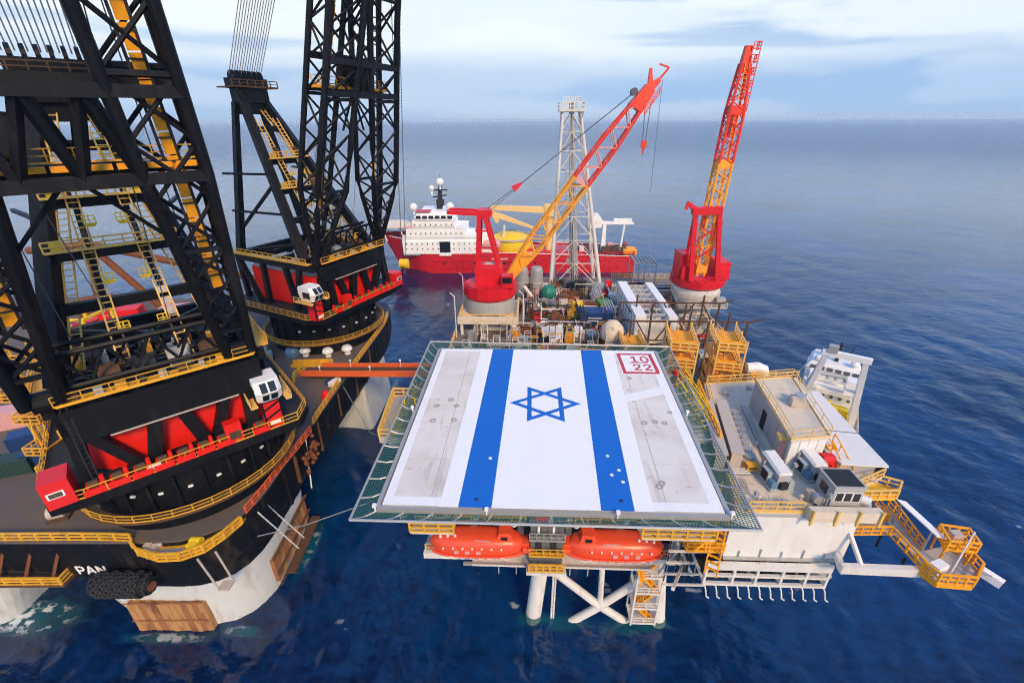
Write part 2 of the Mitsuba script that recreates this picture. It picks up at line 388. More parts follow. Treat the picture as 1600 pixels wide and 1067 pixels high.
# timber fender panels on the near column, one plank after another
for i in range(13):
    x = -50.3 + i * 0.78
    put('fender_plank', box(x - .38, x + .38, 38.52 + .05 * (i % 3), 39.5, -.5, 5.4 + .12 * (i % 2)), (WOOD, WOOD, WOOD2, WOOD, WOOD2)[(i * i + i // 3) % 5], ves)
for z in (2.2, 5.7): put('fender_rail', bar((-50.9, 38.47, z), (-40.6, 38.47, z + .1), .14, .16), WOOD2, ves)
for i in range(13):
    y = 45.2 + i * 0.86; z1 = 3.2
    put('fender_plank', box(-34.8, -34.25 + .04 * (i % 3), y - .41, y + .41, 1.4 + .07 * i, 5.7 + .10 * i), (WOOD2, WOOD, WOOD2)[(i * 5) % 3], ves)
for z in (0.9, 3.0, 6.1): put('fender_rail', bar((-34.1, 44.6, z), (-34.0, 56.2, z + .9), .3, .25), BROWN, ves)
put('fender_ledge', bar((-33.5, 46.5, 1.0), (-33.4, 56.6, 1.7), 1.3, .4), BROWN, ves)
# rubbing strips and stains down the hull side
for i in range(16):
    y = 50.0 + i * 2.9 + (i % 3) * .5; x = -32.62 + (y - 62) * .047 * (y > 62)
    put('hull_strake', bar((x + .06, y, 11.3 + (i % 2)), (x + .16, y, 17.3), .22, .5), (HULL, BROWN, HULL)[i % 3], ves)
# an open recess low in the near side, with its yellow landing
put('recess', box(-68, -55.5, 38.02, 38.5, 12.2, 16.5), GREY, ves)
put('landing', box(-70, -54.2, 36.6, 38.3, 11.6, 12.0), BROWN, ves)
put('landing_railing', rail([(-70, 36.7, 12), (-54.4, 36.7, 12), (-54.4, 38.2, 12)], r=.11, step=2.2), YEL, ves)
for i in range(5): put('landing_brace', bar((-69 + 3.3 * i, 36.8, 12), (-67.2 + 3.3 * i, 38.25, 16.8), .3), RUST, ves)
tm = meshkit.text_mesh('PAN', 1.35, .05, True); tv = np.array(tm.vertices)
put('lettering', (np.c_[tv[:, 0] - 53.2, 37.80 - tv[:, 2] - .05 * tv[:, 1], 12.5 + tv[:, 1]], np.array(tm.faces)), WHITE, ves)
# railings and the bulging walkway round the near corner
edge = [(-78, 38.0), (-52, 38.0), (-46.5, 37.9), (-44.6, 37.8)]
bulge = [(-44.6, 37.6), (-43.2, 36.6), (-40.5, 35.8), (-38, 35.9), (-35.9, 37.0), (-34.6, 39.0), (-33.7, 41.2)]
side = [(-33.4, 42.0), (-32.9, 46), (-32.7, 50), (-32.2, 54), (-31.8, 58.5)]
put('corner_walkway', prism(bulge + [(-33.9, 43), (-38, 40), (-44.6, 39.5)], 16.9, 17.1), YEL, ves)
put('railing', rail([(x, y, 18) for x, y in edge], r=.10, step=1.9), YEL, ves)
put('railing', rail([(x, y, 17.1) for x, y in bulge], r=.12, step=1.2), YEL, ves)
put('railing', rail([(x, y, 17.9) for x, y in side], r=.08, step=1.3), GANG, ves)
put('railing', rail([(-32.2, 60.5, 18), (-32.2, 72.5, 18)], r=.09, step=1.6), YEL, ves)
put('railing', rail([(-31.6, 78, 18), (-30.6, 100, 18), (-31.2, 106, 18)], r=.09, step=1.6), YEL, ves)
for (x, y, s) in ((-42.6, 37.6, .8), (-41.8, 37.3, .6), (-37.2, 37.4, 1.1)): put('mooring_winch', cat(cbox((x, y, 17.1 + s / 2), (s, s, s)), drum((x - .6, y + .5, 17.1 + s * .6), (x + .6, y + .5, 17.1 + s * .6), s * .5)), YEL2 if s > 1 else BEIGE, ves)
put('deck_plate', cbox((-39.8, 36.9, 17.15), (2.8, 1.0, .1), 4), BEIGE, ves)
put('crane_cradle', cat(bar((-36.4, 36.3, 16.8), (-35.3, 36.2, 11.7), .16), bar((-34.9, 37.3, 16.8), (-34.1, 37.2, 11.9), .16), box(-35.4, -34.0, 36.0, 37.3, 11.6, 11.8)), BEIGE, ves, 'white ladder cage hanging from the corner walkway')
for (y, z) in ((56.0, 15.0), (57.6, 14.0), (58.8, 15.5)): put('chain_cluster', cat(*[ball((-32.3 + .5 * RNG.random(), y + RNG.normal(0, .5), z + RNG.normal(0, 1.2)), .35, 7) for _ in range(9)]), RUST, ves)
for (y0, y1) in ((43.5, 49), (45.2, 51)): put('draft_pipe', pipe([(-33.1, y0, 16.5), (-32.9, y1, 3.2)], .09), WHITE, ves)
put('draft_pipe', pipe([(-32.4, 57.5, 17.5), (-32.7, 56.2, 8.5)], .1), WHITE, ves)

FK = thing('tyre_fender', 'fat black cylindrical fender wrapped in tyres hanging on the near hull', 'fender')
FM = (lathe([(.05, -3.7), (.8, -3.6), (1.25, -3.0), (1.45, -2.2), (1.45, 2.2), (1.25, 3.0), (.8, 3.6), (.05, 3.7)], 20))
def lay(m, c): v = m[0]; return np.c_[v[:, 2], v[:, 0], v[:, 1]] + c, m[1]
FC = (-46.6, 36.4, 12.5)
put('body', lay(FM, FC), TYRE, FK, smooth=40)
for i in range(9):
    for k in range(12):
        a = math.radians(30 * k + 15 * (i % 2)); rr = 1.50 if abs(i - 4) < 4 else 1.2
        c = (FC[0] - 3.0 + i * .75, FC[1] + rr * math.cos(a), FC[2] + rr * math.sin(a))
        if c[1] > FC[1] + .6: continue
        tr = lathe([(.30, -.09), (.42, 0), (.30, .09), (.2, 0), (.30, -.09)], 8); v = tr[0]
        n = np.array([0, math.cos(a), math.sin(a)]); b = np.array([0, -math.sin(a), math.cos(a)])
        put('tyre', (v[:, 2:3] * n + v[:, 0:1] * [1, 0, 0] + v[:, 1:2] * b + c, tr[1]), GREY, FK)
put('end_plate', drum((FC[0] + 3.45, FC[1] - .3, FC[2]), (FC[0] + 3.7, FC[1] - .35, FC[2]), .55), RUST, FK)


def crane(c, deg, mirror, tie, words, lean=76, conv=.107, taper=(.16, 13.0), s0=8.2, sec=(3.3, 2.0), soff=0.0, cs=8.7, hz=66.4, gird=3.0):
    setM(c[0], c[1], 0, deg, mirror)
    K = thing('heavy_lift_crane', words['crane'], 'crane')
    # slew tub and its walkway
    put('tub', lathe([(11.2, 18.0), (11.2, 20.5), (10.6, 20.6), (10.6, 26.4), (11.4, 26.5), (11.4, 27.0)], 48), BLACK, K, smooth=30)
    put('rail_ring', lathe([(11.6, 20.55), (12.9, 20.55), (12.9, 20.8), (11.6, 20.8)], 48), BROWN, K)
    put('ring_railing', rail([(12.75 * math.cos(a), 12.75 * math.sin(a), 20.8) for a in np.linspace(0, 2 * math.pi, 41)], r=.045, step=2.0, h=1.0), YEL, K)
    for i in range(24):
        a = 2 * math.pi * i / 24; put('tub_rib', bar((10.8 * math.cos(a), 10.8 * math.sin(a), 20.6), (11.0 * math.cos(a), 11.0 * math.sin(a), 26.4), .35), BLACK, K)
    for i in range(10):
        a = -1.2 + 2.4 * i / 9; put('tub_lamp', cbox((11.1 * math.cos(a), 11.1 * math.sin(a), 23.2), (.22, .5, .22), math.degrees(a)), LAMP, K)
    # slewing platform
    plat = [(13.3, -9.5), (13.3, 11.4), (10.5, 13.2), (-11.5, 13), (-14, 8), (-14, -8), (-11.5, -13), (8.5, -13.2), (12.6, -12.4)]
    put('platform', prism(plat, 27.0, 27.95), BLACK, K)
    put('platform_deck', prism([(x * .985, y * .985) for x, y in plat], 27.95, 28.0), GREY, K)
    put('platform_skirt', prism([(x * .93, y * .93) for x, y in plat], 26.3, 27.0), BLACK, K)
    put('platform_railing', rail([(x * .985, y * .985, 28.0) for x, y in plat], r=.045, step=1.7, closed=True), YEL, K)
    # red machinery house between the black frames
    hp = [(10.2, -7.2), (10.2, 7.2), (8.8, 8.5), (-8.8, 8.5), (-10, 7.4), (-10, -7.4), (-8.8, -8.5), (8.8, -8.5)]
    put('machinery_house', loft([ring3(np.array(hp) * .99, 28.3), ring3(np.array(hp), 29.4), ring3(np.array(hp), 35.0)]), RED, K, 'red machinery house behind the black frame')
    put('house_plinth', prism([(x * .9, y * .9) for x, y in hp], 28.0, 28.4), BLACK, K)
    put('house_roof', prism([(x * .97, y * .97) for x, y in hp], 35.0, 35.3), BEIGE if mirror else GREY, K)
    # front frame: deep top girder on a W of legs
    put('front_girder', bar((11.4, -8.6, 37.3 - gird / 2), (11.4, 8.8, 37.3 - gird / 2), 1.4, gird), BLACK, K)
    put('girder_lip', bar((12.15, -5.8, 37.25 - gird), (12.15, 5.9, 37.25 - gird), .2, .12), BEIGE, K)
    for a, b in (((-7.4, 33.4), (-4.3, 28.2)), ((-2.0, 33.4), (-3.5, 28.2)), ((.3, 33.4), (1.6, 28.2)), ((4.7, 33.4), (2.5, 28.2)), ((-8.4, 34), (-9.0, 28.2)), ((8.6, 34), (8.4, 28.2)), ((6.9, 33.4), (6.4, 28.2))):
        put('front_leg', bar((11.3, a[0], a[1] + 4.2 - gird), (11.3, b[0], b[1]), 1.25, 1.0), BLACK, K)
    put('front_sill', bar((11.3, -4.8, 28.2), (11.3, 3.0, 28.2), 1.1, .5), BLACK, K)
    # side and rear frames
    for s in (-1, 1):
        put('side_girder', bar((11.0, 9.4 * s, 37.2), (-11.5, 9.4 * s, 37.2), .9, 1.5), BLACK, K)
        for (x0, x1) in ((7, 5), (3, 5), (-3.5, -3.5), (-10.8, -6)):
            put('side_leg', bar((x0, 9.5 * s, 36.8), (x1, 9.9 * s, 28.2), .9, .9), BLACK, K)
        put('side_walkway', cat(box(-11.5, 10.5, 9.9 * s - .6, 9.9 * s + .6, 37.9, 38.0), rail([(-11.4, 10.5 * s, 38), (10.4, 10.5 * s, 38)], r=.05)), YEL, K)
    put('rear_girder', bar((-11.5, -9.4, 37.2), (-11.5, 9.4, 37.2), .9, 1.5), BLACK, K)
    for s in (-9.2, -3, 3, 9.2): put('rear_leg', bar((-11.3, s, 37), (-11.0, s, 28.2), .9), BLACK, K)
    for x in (-6, 0, 6): put('roof_beam', bar((x, -9.4, 37.3), (x, 9.4, 37.3), .6, 1.0), BLACK, K)
    # anchor winches along the front edge
    for i in range(9):
        y = -8.6 + i * 1.95
        if 3.3 < y < 5.2: continue
        w = put('winch', cat(box(12.0, 12.9, y - .62, y - .42, 28, 29.0), box(12.0, 12.9, y + .42, y + .62, 28, 29.0), box(12.9, 13.15, y - .9, y + .9, 28, 28.7), cbox((12.4, y + .75, 29.0), (.5, .35, 1.2))), RED, K)
        put('drum', drum((12.45, y - .42, 28.9), (12.45, y + .42, 28.9), .42, 10), BROWN, w)
    put('winch_cabinet', cat(box(11.9, 13.1, 3.4, 5.1, 28, 30.6)), RED, K)
    put('cabinet_face', box(13.1, 13.16, 3.7, 4.9, 28.5, 29.5), BROWN, K)
    # shed at one end of the platform, driver's cab on its red lattice tower at the other
    sk = put('shed', cat(box(10.2, 13.1, -12.2, -10.0, 28, 31.0)), RED2, K, words['shed'])
    put('window', box(13.1, 13.17, -11.9, -10.6, 29.2, 29.9), WHITE, sk); put('pane', box(13.17, 13.2, -11.75, -10.75, 29.3, 29.8), GLASS, sk)
    ty = min(cs, 11.6)
    lt = put('cab_tower', box(11.0, 12.9, ty - .95, ty + .95, 28, 32.0), RED2, K)
    for z in (28.2, 29.4, 30.6, 31.8): put('tower_brace', bar((13.0, ty - 1.0, z), (13.0, ty + 1.0, z + (.9 if z < 31.5 else 0)), .15), BLACK, lt)
    for y in (ty - 1.0, ty + 1.0): put('tower_post', bar((13.0, y, 28), (13.0, y, 32.2), .2), BLACK, lt)
    put('tower_sign', box(13.02, 13.08, ty - .6, ty + .6, 28.5, 29.0), WHITE, lt)
    CS = lambda m: ((m[0] - [12.2, 10.35, 32.5]) * [.85, .82, .85] + [12.4, cs, 32.3], m[1])
    cab = loft([ring3(np.array([(10.6, 8.7), (13.4, 8.7), (13.9, 9.3), (13.9, 11.4), (13.4, 12.0), (10.6, 12.0)]), 32.5),
                ring3(np.array([(10.2, 8.6), (14.0, 8.6), (14.7, 9.2), (14.7, 11.5), (14.0, 12.1), (10.2, 12.1)]), 34.1),
                ring3(np.array([(10.2, 8.7), (13.3, 8.7), (13.8, 9.3), (13.8, 11.4), (13.3, 12.0), (10.2, 12.0)]), 35.6)])
    put('cab', CS(cab), WHITE, K, words['cab'])
    for (y0, y1) in ((9.35, 10.2), (10.45, 11.35)):
        put('window', CS(loft([np.array([(13.98, y0, 32.7), (13.98, y1, 32.7), (14.72, y1, 33.9), (14.72, y0, 33.9)]), np.array([(14.03, y0, 32.7), (14.03, y1, 32.7), (14.78, y1, 33.9), (14.78, y0, 33.9)])])), GLASS, K + '__cab')
        put('window', CS(loft([np.array([(14.70, y0, 34.25), (14.70, y1, 34.25), (13.92, y1, 35.4), (13.92, y0, 35.4)]), np.array([(14.76, y0, 34.25), (14.76, y1, 34.25), (13.98, y1, 35.4), (13.98, y0, 35.4)])])), GLASS, K + '__cab')
    for y, yy in ((8.55, 12.15),):
        for q in (8.56, 12.14): put('window', CS(box(11.6, 13.6, q - .08, q + .08, 33.3, 34.6)), GLASS, K + '__cab')
    put('cab_walkway', CS(cat(box(9.4, 14.4, 7.6, 8.5, 32.2, 32.4), box(9.4, 14.6, 12.2, 13.0, 32.2, 32.4), rail([(9.4, 7.6, 32.4), (14.4, 7.6, 32.4)], r=.07), rail([(9.4, 13, 32.4), (14.6, 13, 32.4)], r=.05))), RAILY, K)
    # ---- the boom: two lattice legs leaning together
    th = math.radians(lean); D = np.array([math.cos(th), 0, math.sin(th)]); N = np.array([math.sin(th), 0, -math.cos(th)])
    foot = np.array([11.2, 0, 38.7]); Lmax = 74

    def chord(s, i, j, d):
        g = min(1, taper[0] + (1 - taper[0]) * d / taper[1])
        cy = s * max(s0 - conv * d, 3.5) + soff
        return foot + D * d + N * (sec[1] * j * g) + np.array([0, cy + sec[0] * i * g, 0])
    bays = [0, 3.2, 6.5, 9.8, 13.0] + [13 + 4.9 * k for k in range(1, 13)]
    for s in (-1, 1):
        for i in (-1, 1):
            for j in (-1, 1):
                put('boom_chord', pipe([chord(s, i, j, d) for d in (0, 3, 6.5, 10, 13, 20, 26, 32, 40, 50, bays[-1])], .52 if j > 0 else .46, 8), BLACK, K, smooth=50)
        for k in range(len(bays) - 1):
            a, b = bays[k], bays[k + 1]
            for (i0, j0, i1, j1) in ((-1, 1, 1, 1), (-1, -1, 1, -1), (-1, -1, -1, 1), (1, -1, 1, 1)):
                p, q = chord(s, i0, j0, a), chord(s, i1, j1, b); p2, q2 = chord(s, i1, j1, a), chord(s, i0, j0, b)
                if a < 3: continue
                if i0 != i1:
                    put('boom_brace', pipe([p, q], .19, 5), BLACK, K); put('boom_brace', pipe([p2, q2], .19, 5), BLACK, K)
                else: put('boom_brace', pipe([p, q] if k % 2 else [p2, q2], .19, 5), BLACK, K)
                if k % 3 == 1 and j0 == j1: put('boom_strut', pipe([p, p2], .28, 5), BLACK, K)
        put('foot_bearing', drum(foot + [0, s0 * s + soff - .9, -.2], foot + [0, s0 * s + soff + .9, -.2], 1.0, 12), BLACK, K)
        # the yellow boom walkway, panel by panel
        off = lambda d: chord(s, -1, -.2, d) * .42 + chord(s, 1, -.2, d) * .58
        for k in range(24):
            a, b = 8 + 1.9 * k, 8 + 1.9 * (k + 1) - .12
            put('walkway_panel', bar(off(a), off(b), .85, .06), YELO, K)
        lad = ladder(off(7.5), off(56), 1.15, 1.9, (0, 1, 0), .11)
        put('walkway_stringer', lad, GREY, K)
    # tie between the legs
    y0, y1 = tie
    for d in (y0, y1):
        for j in (-1, 1): put('boom_tie', bar(chord(-1, 1, j, d), chord(1, -1, j, d), .9, 1.0), BLACK, K)
        for s in (-1, 1):
            for j in (-1, 1): put('boom_tie', bar(chord(s, -1, j, d), chord(s, 1, j, d), .8, .9), BLACK, K)
    for k in range(5):
        t0, t1 = k / 5, (k + 1) / 5
        for j in (-1, 1):
            A = lambda t, d: chord(-1, 1, j, d) * (1 - t) + chord(1, -1, j, d) * t
            put('tie_brace', bar(A(t0, y0 if k % 2 else y1), A(t1, y1 if k % 2 else y0), .6), BLACK, K)
    A0, A1 = chord(-1, -1, -.2, y0), chord(1, 1, -.2, y0)
    for k in range(9):
        t0, t1 = k / 9 + .008, (k + 1) / 9 - .008
        put('tie_walkway_panel', bar(A0 + (A1 - A0) * t0 + [0, 0, .5], A0 + (A1 - A0) * t1 + [0, 0, .5], .9, .45), YELO, K)
    put('tie_railing', rail([A0 + [0, 0, .9], A1 + [0, 0, .9]], r=.045), YEL, K)
    put('tie_machinery', bar(chord(-1, 1, 0, (y0 + y1) / 2) , chord(-1, 1, 0, (y0 + y1) / 2) + [0, 2.4, 0], 2.6, 2.8), BLACK, K)
    put('tie_strut', pipe([chord(-1, 1, 0, y0 - 6), A0 * .5 + A1 * .5], .2), BLACK, K); put('tie_strut', pipe([chord(1, -1, 0, y0 - 6), A0 * .5 + A1 * .5], .2), BLACK, K)
    # truss between the boom feet
    for z in (39.2, 42.6):
        for x in (8.4, 11.2): put('foot_truss_chord', pipe([(x, -7.4, z), (x, 7.4, z)], .26), BLACK, K)
    for k in range(8):
        a, b = -7.2 + 1.8 * k, -7.2 + 1.8 * (k + 1)
        put('foot_truss_brace', pipe([(11.2, a, 39.2 if k % 2 else 42.6), (11.2, b, 42.6 if k % 2 else 39.2)], .16, 5), BLACK, K)
        put('foot_truss_brace', pipe([(8.4, a, 39.2), (11.2, b, 42.6)], .13, 5), BLACK, K)
    for k in range(4): put('boom_hoist', cat(drum((9.2, -5 + 3 * k, 38.6), (9.2, -3.2 + 3 * k, 38.6), 1.0, 12), box(8.2, 8.8, -5.2 + 3 * k, -3 + 3 * k, 37.4, 39.6)), (BROWN, GREY, LGREY, BROWN)[k], K)
    put('girder_walkway', cat(box(10.8, 12.4, -8.5, 8.5, 37.9, 38.0), rail([(12.3, -8.6, 38), (12.3, 8.6, 38)], r=.04, step=2.2)), YEL, K)
    for i in range(9): put('girder_fitting', cbox((11.6, -7 + 1.75 * i, 38.3), (.5, .5 + .2 * (i % 3), .6 + .3 * (i % 2))), (BROWN, LGREY, YEL, GREY, BEIGE)[i % 5], K)
    put('girder_ladder', ladder((12.3, -8.3, 28.2), (12.0, -8.1, 38.5), .5, .6, (0, 1, 0), .04), GREY, K)
    for k in range(16):
        y = -7.4 + k * .98; x = 7.2 - (k * 5 % 4) * .9
        put('hoist_fitting', cat(cbox((x, y, 38.6 + .3 * (k % 3)), (.8, .6, 1.0 + .4 * (k % 2))), pipe([(x, y, 38.4), (x + .8, y + .4, 40.2 + .3 * (k % 3)), (x + 2.2, y + .4, 40.2 + .3 * (k % 3))], .09, 5)), (GREY, YEL, BROWN, LGREY, BLACK, RUST)[k % 6], K)
    for k in range(6): put('foot_brace', pipe([(8.4, -7.2 + 2.6 * k, 42.6), (3.2, -6.0 + 2.4 * k, 38.2)], .15, 5), BLACK, K)
    for q in (-6, -2, 2, 6): put('boom_cable', pipe([(6.0, q, 39.5), chord(1 if q > 0 else -1, 0, -.8, 44)], .05, 4), ROPE, K)
    # ---- the A-frame behind the boom
    HX, HZ = -8.8, hz
    for s in (-1, 1):
        put('a_frame_leg', bar((7.6, 8.4 * s, 38.0), (HX, 2.0 * s, HZ), 1.5, 2.0, 1.3, 1.8), BLACK, K)
        put('a_frame_backstay', bar((-11.0, 8.6 * s, 37.5), (HX - 1.2, 2.6 * s, HZ - 1), 1.25, 1.4, .9, 1.0), BLACK, K)
        put('backstay_brace', bar((-10.9, 7.4 * s, 42), (0.2, 5.6 * s, 51.5), .5), BLACK, K)
        for z in (46, 53): put('backstay_rung', bar((-11, 8.0 * s, z), (7.6 - (z - 38) * .55, (8.4 - (z - 38) * .205) * s, z), .4), BLACK, K)
        L0, L1 = np.array([6.9, 6.6 * s, 38.6]), np.array([HX + .3, 1.0 * s, HZ - 1])
        if s < 0 or not mirror: put('a_frame_ladder', ladder(L0, L1, .9, .7, (0, 1, 0), .07), RAILY, K)
    for t in (.24, .42, .60, .80):
        x, z = 7.6 + (HX - 7.6) * t, 38 + (HZ - 38) * t; y = 8.4 + (2.0 - 8.4) * t
        put('a_frame_tie', bar((x, -y, z), (x, y, z), .9, 1.1), BLACK, K)
        if .3 < t < .7:
            put('a_frame_platform', cat(box(x + .3, x + 1.6, -y, y, z + .55, z + .65), rail([(x + 1.5, -y, z + .65), (x + 1.5, y, z + .65)], r=.08)), RAILY, K)
            for q in (-2.2, 2.2): put('sheave', cat(drum((x + .4, q - .15, z + 1.5), (x + .4, q + .15, z + 1.5), .9, 14), bar((x + .4, q, z - 1.4), (x + .4, q, z + 2.6), .3)), BROWN, K)
            for q in (-y + 1.0, y - 1.0): put('lamp_box', cbox((x + 1.0, q, z + 1.1), (.7, .9, .8)), YEL2, K)
    for q in (-2.4, 2.4):
        pt = lambda t: np.array([7.6 + (HX - 7.6) * t + .9, q * (1.15 - .4 * t), 38.2 + (HZ - 38) * t])
        put('a_frame_ladder', ladder(pt(.0), pt(.86), 1.0, .7, (0, 1, 0), .075), RAILY, K)
        for t in (.13, .3, .5): put('lamp_box', cat(cbox(pt(t) + [.2, -.9 if q > 0 else .9, .4], (.7, .8, .3)), rail([pt(t) + [.6, -1.4 if q > 0 else .4, .5], pt(t) + [.6, -.4 if q > 0 else 1.4, .5]], h=.9, r=.05, step=.6)), YEL2, K)
        if q > 0:
            for t in (.16, .20, .24): put('ladder_plate', bar(pt(t), pt(t + .025), .95, .08), LGREY, K)
    for q in (-2.6, 2.6): put('a_frame_strut', bar((7.6 + (HX - 7.6) * .24, q, 38 + (HZ - 38) * .24), (7.6 + (HX - 7.6) * .60, q * .8, 38 + (HZ - 38) * .60), .5), BLACK, K)
    put('a_frame_head', cat(cbox((HX, 0, HZ + .2), (3.4, 5.6, 2.8)), cbox((HX - .2, 0, HZ + 2.2), (2.6, 7.2, 1.6)), cbox((HX, 0, HZ - 2.0), (2.2, 5.0, 2.2))), BLACK, K)
    put('head_platform', cat(cbox((HX, 0, HZ + 1.45), (4.6, 9.6, .2)), rail([(HX + 2.3, -4.8, HZ + 1.5), (HX + 2.3, 4.8, HZ + 1.5)], r=.07)), BROWN, K)
    for q in range(6): put('head_sheave', drum((HX, -2.9 + q * 1.1, HZ + 3.2), (HX, -2.5 + q * 1.1, HZ + 3.2), 1.1, 14), BLACK, K)
    tip = foot + D * 97
    for q in range(14):
        y = -3.2 + q * .5
        put('luffing_rope', pipe([(HX, y, HZ + 3.6), tip + [0, y * 1.15, 0]], .075, 5), ROPEW, K)
    # cross braces seen through the frame
    put('frame_brace', bar((-10.5, -8.8, 38), (7.0, 8.0, 39), .5), BLACK, K); put('frame_brace', bar((-10.5, 8.8, 38), (7.0, -8.0, 39), .5), BLACK, K)
    return K, tip


K1, tip1 = crane((-44.2, 50.6), -50, False, (20.0, 26.5), dict(crane='nearest black and red lattice boom crane, cut by the left edge', shed='red shed with a small white-framed window', cab='white glazed driver cab beside the near boom foot'), lean=76.8, conv=.067, taper=(.52, 20.4), s0=8.2, soff=-.94, sec=(2.34, 1.67), hz=65.2, gird=3.8)
K2, tip2 = crane((-42.5, 96.0), -27, True, (28.5, 33.0), dict(crane='farther black and red lattice boom crane standing in front of the open sea', shed='red shed with a pale window at the platform end', cab='white round-nosed driver cab at the left corner of the frame'), cs=12.2)


# ------------------------------------------------------------------ things standing on the vessel's deck
setM()


def crate(name, label, cat_, c, s, rz, m, group=None, ribs=True, lid=None):
    """a steel container or box: body, corner posts and corrugation ribs"""
    k = thing(name, label, cat_, group)
    x, y, z = c; L, W_, H_ = s
    put('body', cbox((x, y, z + H_ / 2), (L, W_, H_), rz), m, k)
    if ribs:
        ms = []
        for i in range(int(L / .55)):
            xx = x - L / 2 + .4 + i * .55
            for q in (-1, 1): ms.append(box(xx - .09, xx + .09, y + q * W_ / 2 - .04, y + q * W_ / 2 + .04, z + .2, z + H_ - .2))
        put('corrugation', rot(cat(*ms), rz, (x, y)), m, k, kind='stuff')
        for i in (-1, 1):
            for j in (-1, 1): put('corner_post', rot(box(x + i * L / 2 - .1, x + i * L / 2 + .1, y + j * W_ / 2 - .1, y + j * W_ / 2 + .1, z, z + H_ + .06), rz, (x, y)), m, k)
    if lid: put('lid', cbox((x, y, z + H_ + .06), (L * .96, W_ * .94, .1), rz), lid, k)
    return k


for i, (x, y, L, W_, H_, rz, m, w) in enumerate((
        (-66.5, 52.5, 6, 2.5, 2.6, 35, BLUE, 'dark blue container on the deck left of the near crane'),
        (-72.0, 56.0, 6, 2.5, 2.6, 35, BLUE, 'dark blue container deeper on the deck by the left edge'),
        (-69.5, 50.0, 4, 2.5, 2.4, 20, DGREEN, 'dark green box beside the blue container left of the near crane'),
        (-78.5, 62.0, 9, 3.0, 3.0, 25, PALER, 'pale red roofed box at the left edge of the deck'),
        (-74.0, 66.5, 6, 3.0, 2.6, 25, RED2, 'plain red box behind the pale red one at the left edge'),
        (-53.8, 85.5, 4, 2.4, 2.6, 25, BEIGE, 'cream box on the deck between the two black cranes'),
        (-95.0, 103, 8, 4, 3.5, 20, RED2, 'red deck box far behind the near crane frame'),
        (-84.0, 106, 6, 3, 3.0, 10, PALER, 'pale pink box behind the near crane ladders'),
        (-104., 108, 8, 4, 4.5, 15, RUST, 'rust brown deckhouse far behind the near crane'))):
    crate('deck_box', w, 'container', (x, y, DZ), (L, W_, H_), rz, m)
k = thing('deck_reel', 'pale rounded reel on the deck below the red shed', 'reel'); put('drum', drum((-56.9, 41.1, 19.0), (-55.4, 41.7, 19.0), .8, 14), BEIGE, k); put('base', cbox((-56.1, 41.4, 18.2), (2.2, 1.6, .4), 20), BROWN, k)
k = thing('deck_machine', 'bright yellow railed machine standing behind the near crane', 'machine')
put('base', box(-93, -83.5, 83, 92, 18, 20.6), YEL2, k)
put('frame', cat(*[bar((x, y, 20.6), (x, y, 26.5), .5) for x in (-92, -86) for y in (84, 91)], *[bar((-92, y, 26.5), (-86, y, 26.5), .5) for y in (84, 91)], *[bar((x, 84, 26.5), (x, 91, 26.5), .5) for x in (-92, -86)]), YEL2, k)
put('cylinder', drum((-89, 87.5, 20), (-89, 87.5, 25), 2.2, 16), RED2, k)
put('railing', rail([(-93, 83, 20.6), (-83.5, 83, 20.6), (-83.5, 92, 20.6)], r=.15, step=2), YEL2, k)
k = thing('pipe_lay_boom', 'rust orange tubular frame lying over the deck behind the near crane', 'boom')
for a, b in (((-112, 116, 18), (-101, 108, 36)), ((-92, 112, 18), (-101, 108, 36)), ((-101, 108, 36), (-72, 128, 20)), ((-118, 110, 34), (-101, 108, 36))): put('tube', pipe([a, b], .9, 8), RUST, k)
for i, (x, y) in enumerate(((-98, 98), (-80, 97), (-76, 92), (-72, 100), (-102, 97), (-68, 94), (-63, 98), (-90, 99))):
    crate('deck_pallet', ('rust red stack of gear', 'pink bundle', 'grey machine', 'rust brown rack', 'orange bin', 'red crate', 'dark grey block', 'cream locker')[i] + ' on the crowded deck behind the near crane', 'crate', (x, y, DZ), (3 + i % 3, 2.2, 1.6 + i % 2), i * 17, (RUST, PALER, LGREY, BROWN, BOOMO, RED2, GREY, BEIGE)[i], ribs=False)
k = thing('ventilator', 'round pale blue tank on the deck at the foot of the farther crane', 'tank'); put('shell', mv(lathe([(.01, 1.9), (1.1, 1.7), (1.5, 1.0), (1.5, 0)], 16), (-45.9, 84.8, 18)), LBLUE, k)
for i, (x, y) in enumerate(((-43.0, 84.3), (-38.2, 84.0), (-34.6, 85.2))):
    k = thing('mushroom_vent', ('small white mushroom vent beside the pale blue tank', 'white mushroom vent in the middle of its row below the farther crane', 'white mushroom vent nearest the hull edge')[i], 'vent')
    put('stem', drum((x, y, 18), (x, y, 19.1), .6, 10), WHITE, k); put('cap', mv(lathe([(.01, .9), (.8, .8), (1.1, .35), (1.1, 0)], 14), (x, y, 19.0)), WHITE, k)
k = thing('deck_engine', 'grey blue engine set on the deck between the cranes', 'machine'); put('block', cbox((-50.6, 83.0, 18.8), (2.4, 1.4, 1.6), 25), MACH, k); put('skid', cbox((-50.6, 83.0, 18.1), (3, 1.9, .2), 25), GREY, k); put('pipework', pipe([(-51.8, 82.4, 19.2), (-51.6, 82.9, 20.2), (-50.2, 83.4, 20.2)], .18), LGREY, k)
k = thing('yellow_bollard_rail', 'low yellow mooring frame on the deck before the farther crane', 'rail'); put('frame', cat(bar((-44, 80.6, 18.5), (-36.2, 81.0, 18.5), .5, .9), bar((-44, 79.4, 18.3), (-36.4, 79.8, 18.3), .4, .6)), YEL, k)
for a in range(4): put('post', box(-43.6 + 2.3 * a, -43.2 + 2.3 * a, 79.6, 80.8, 18, 19), YEL, k)
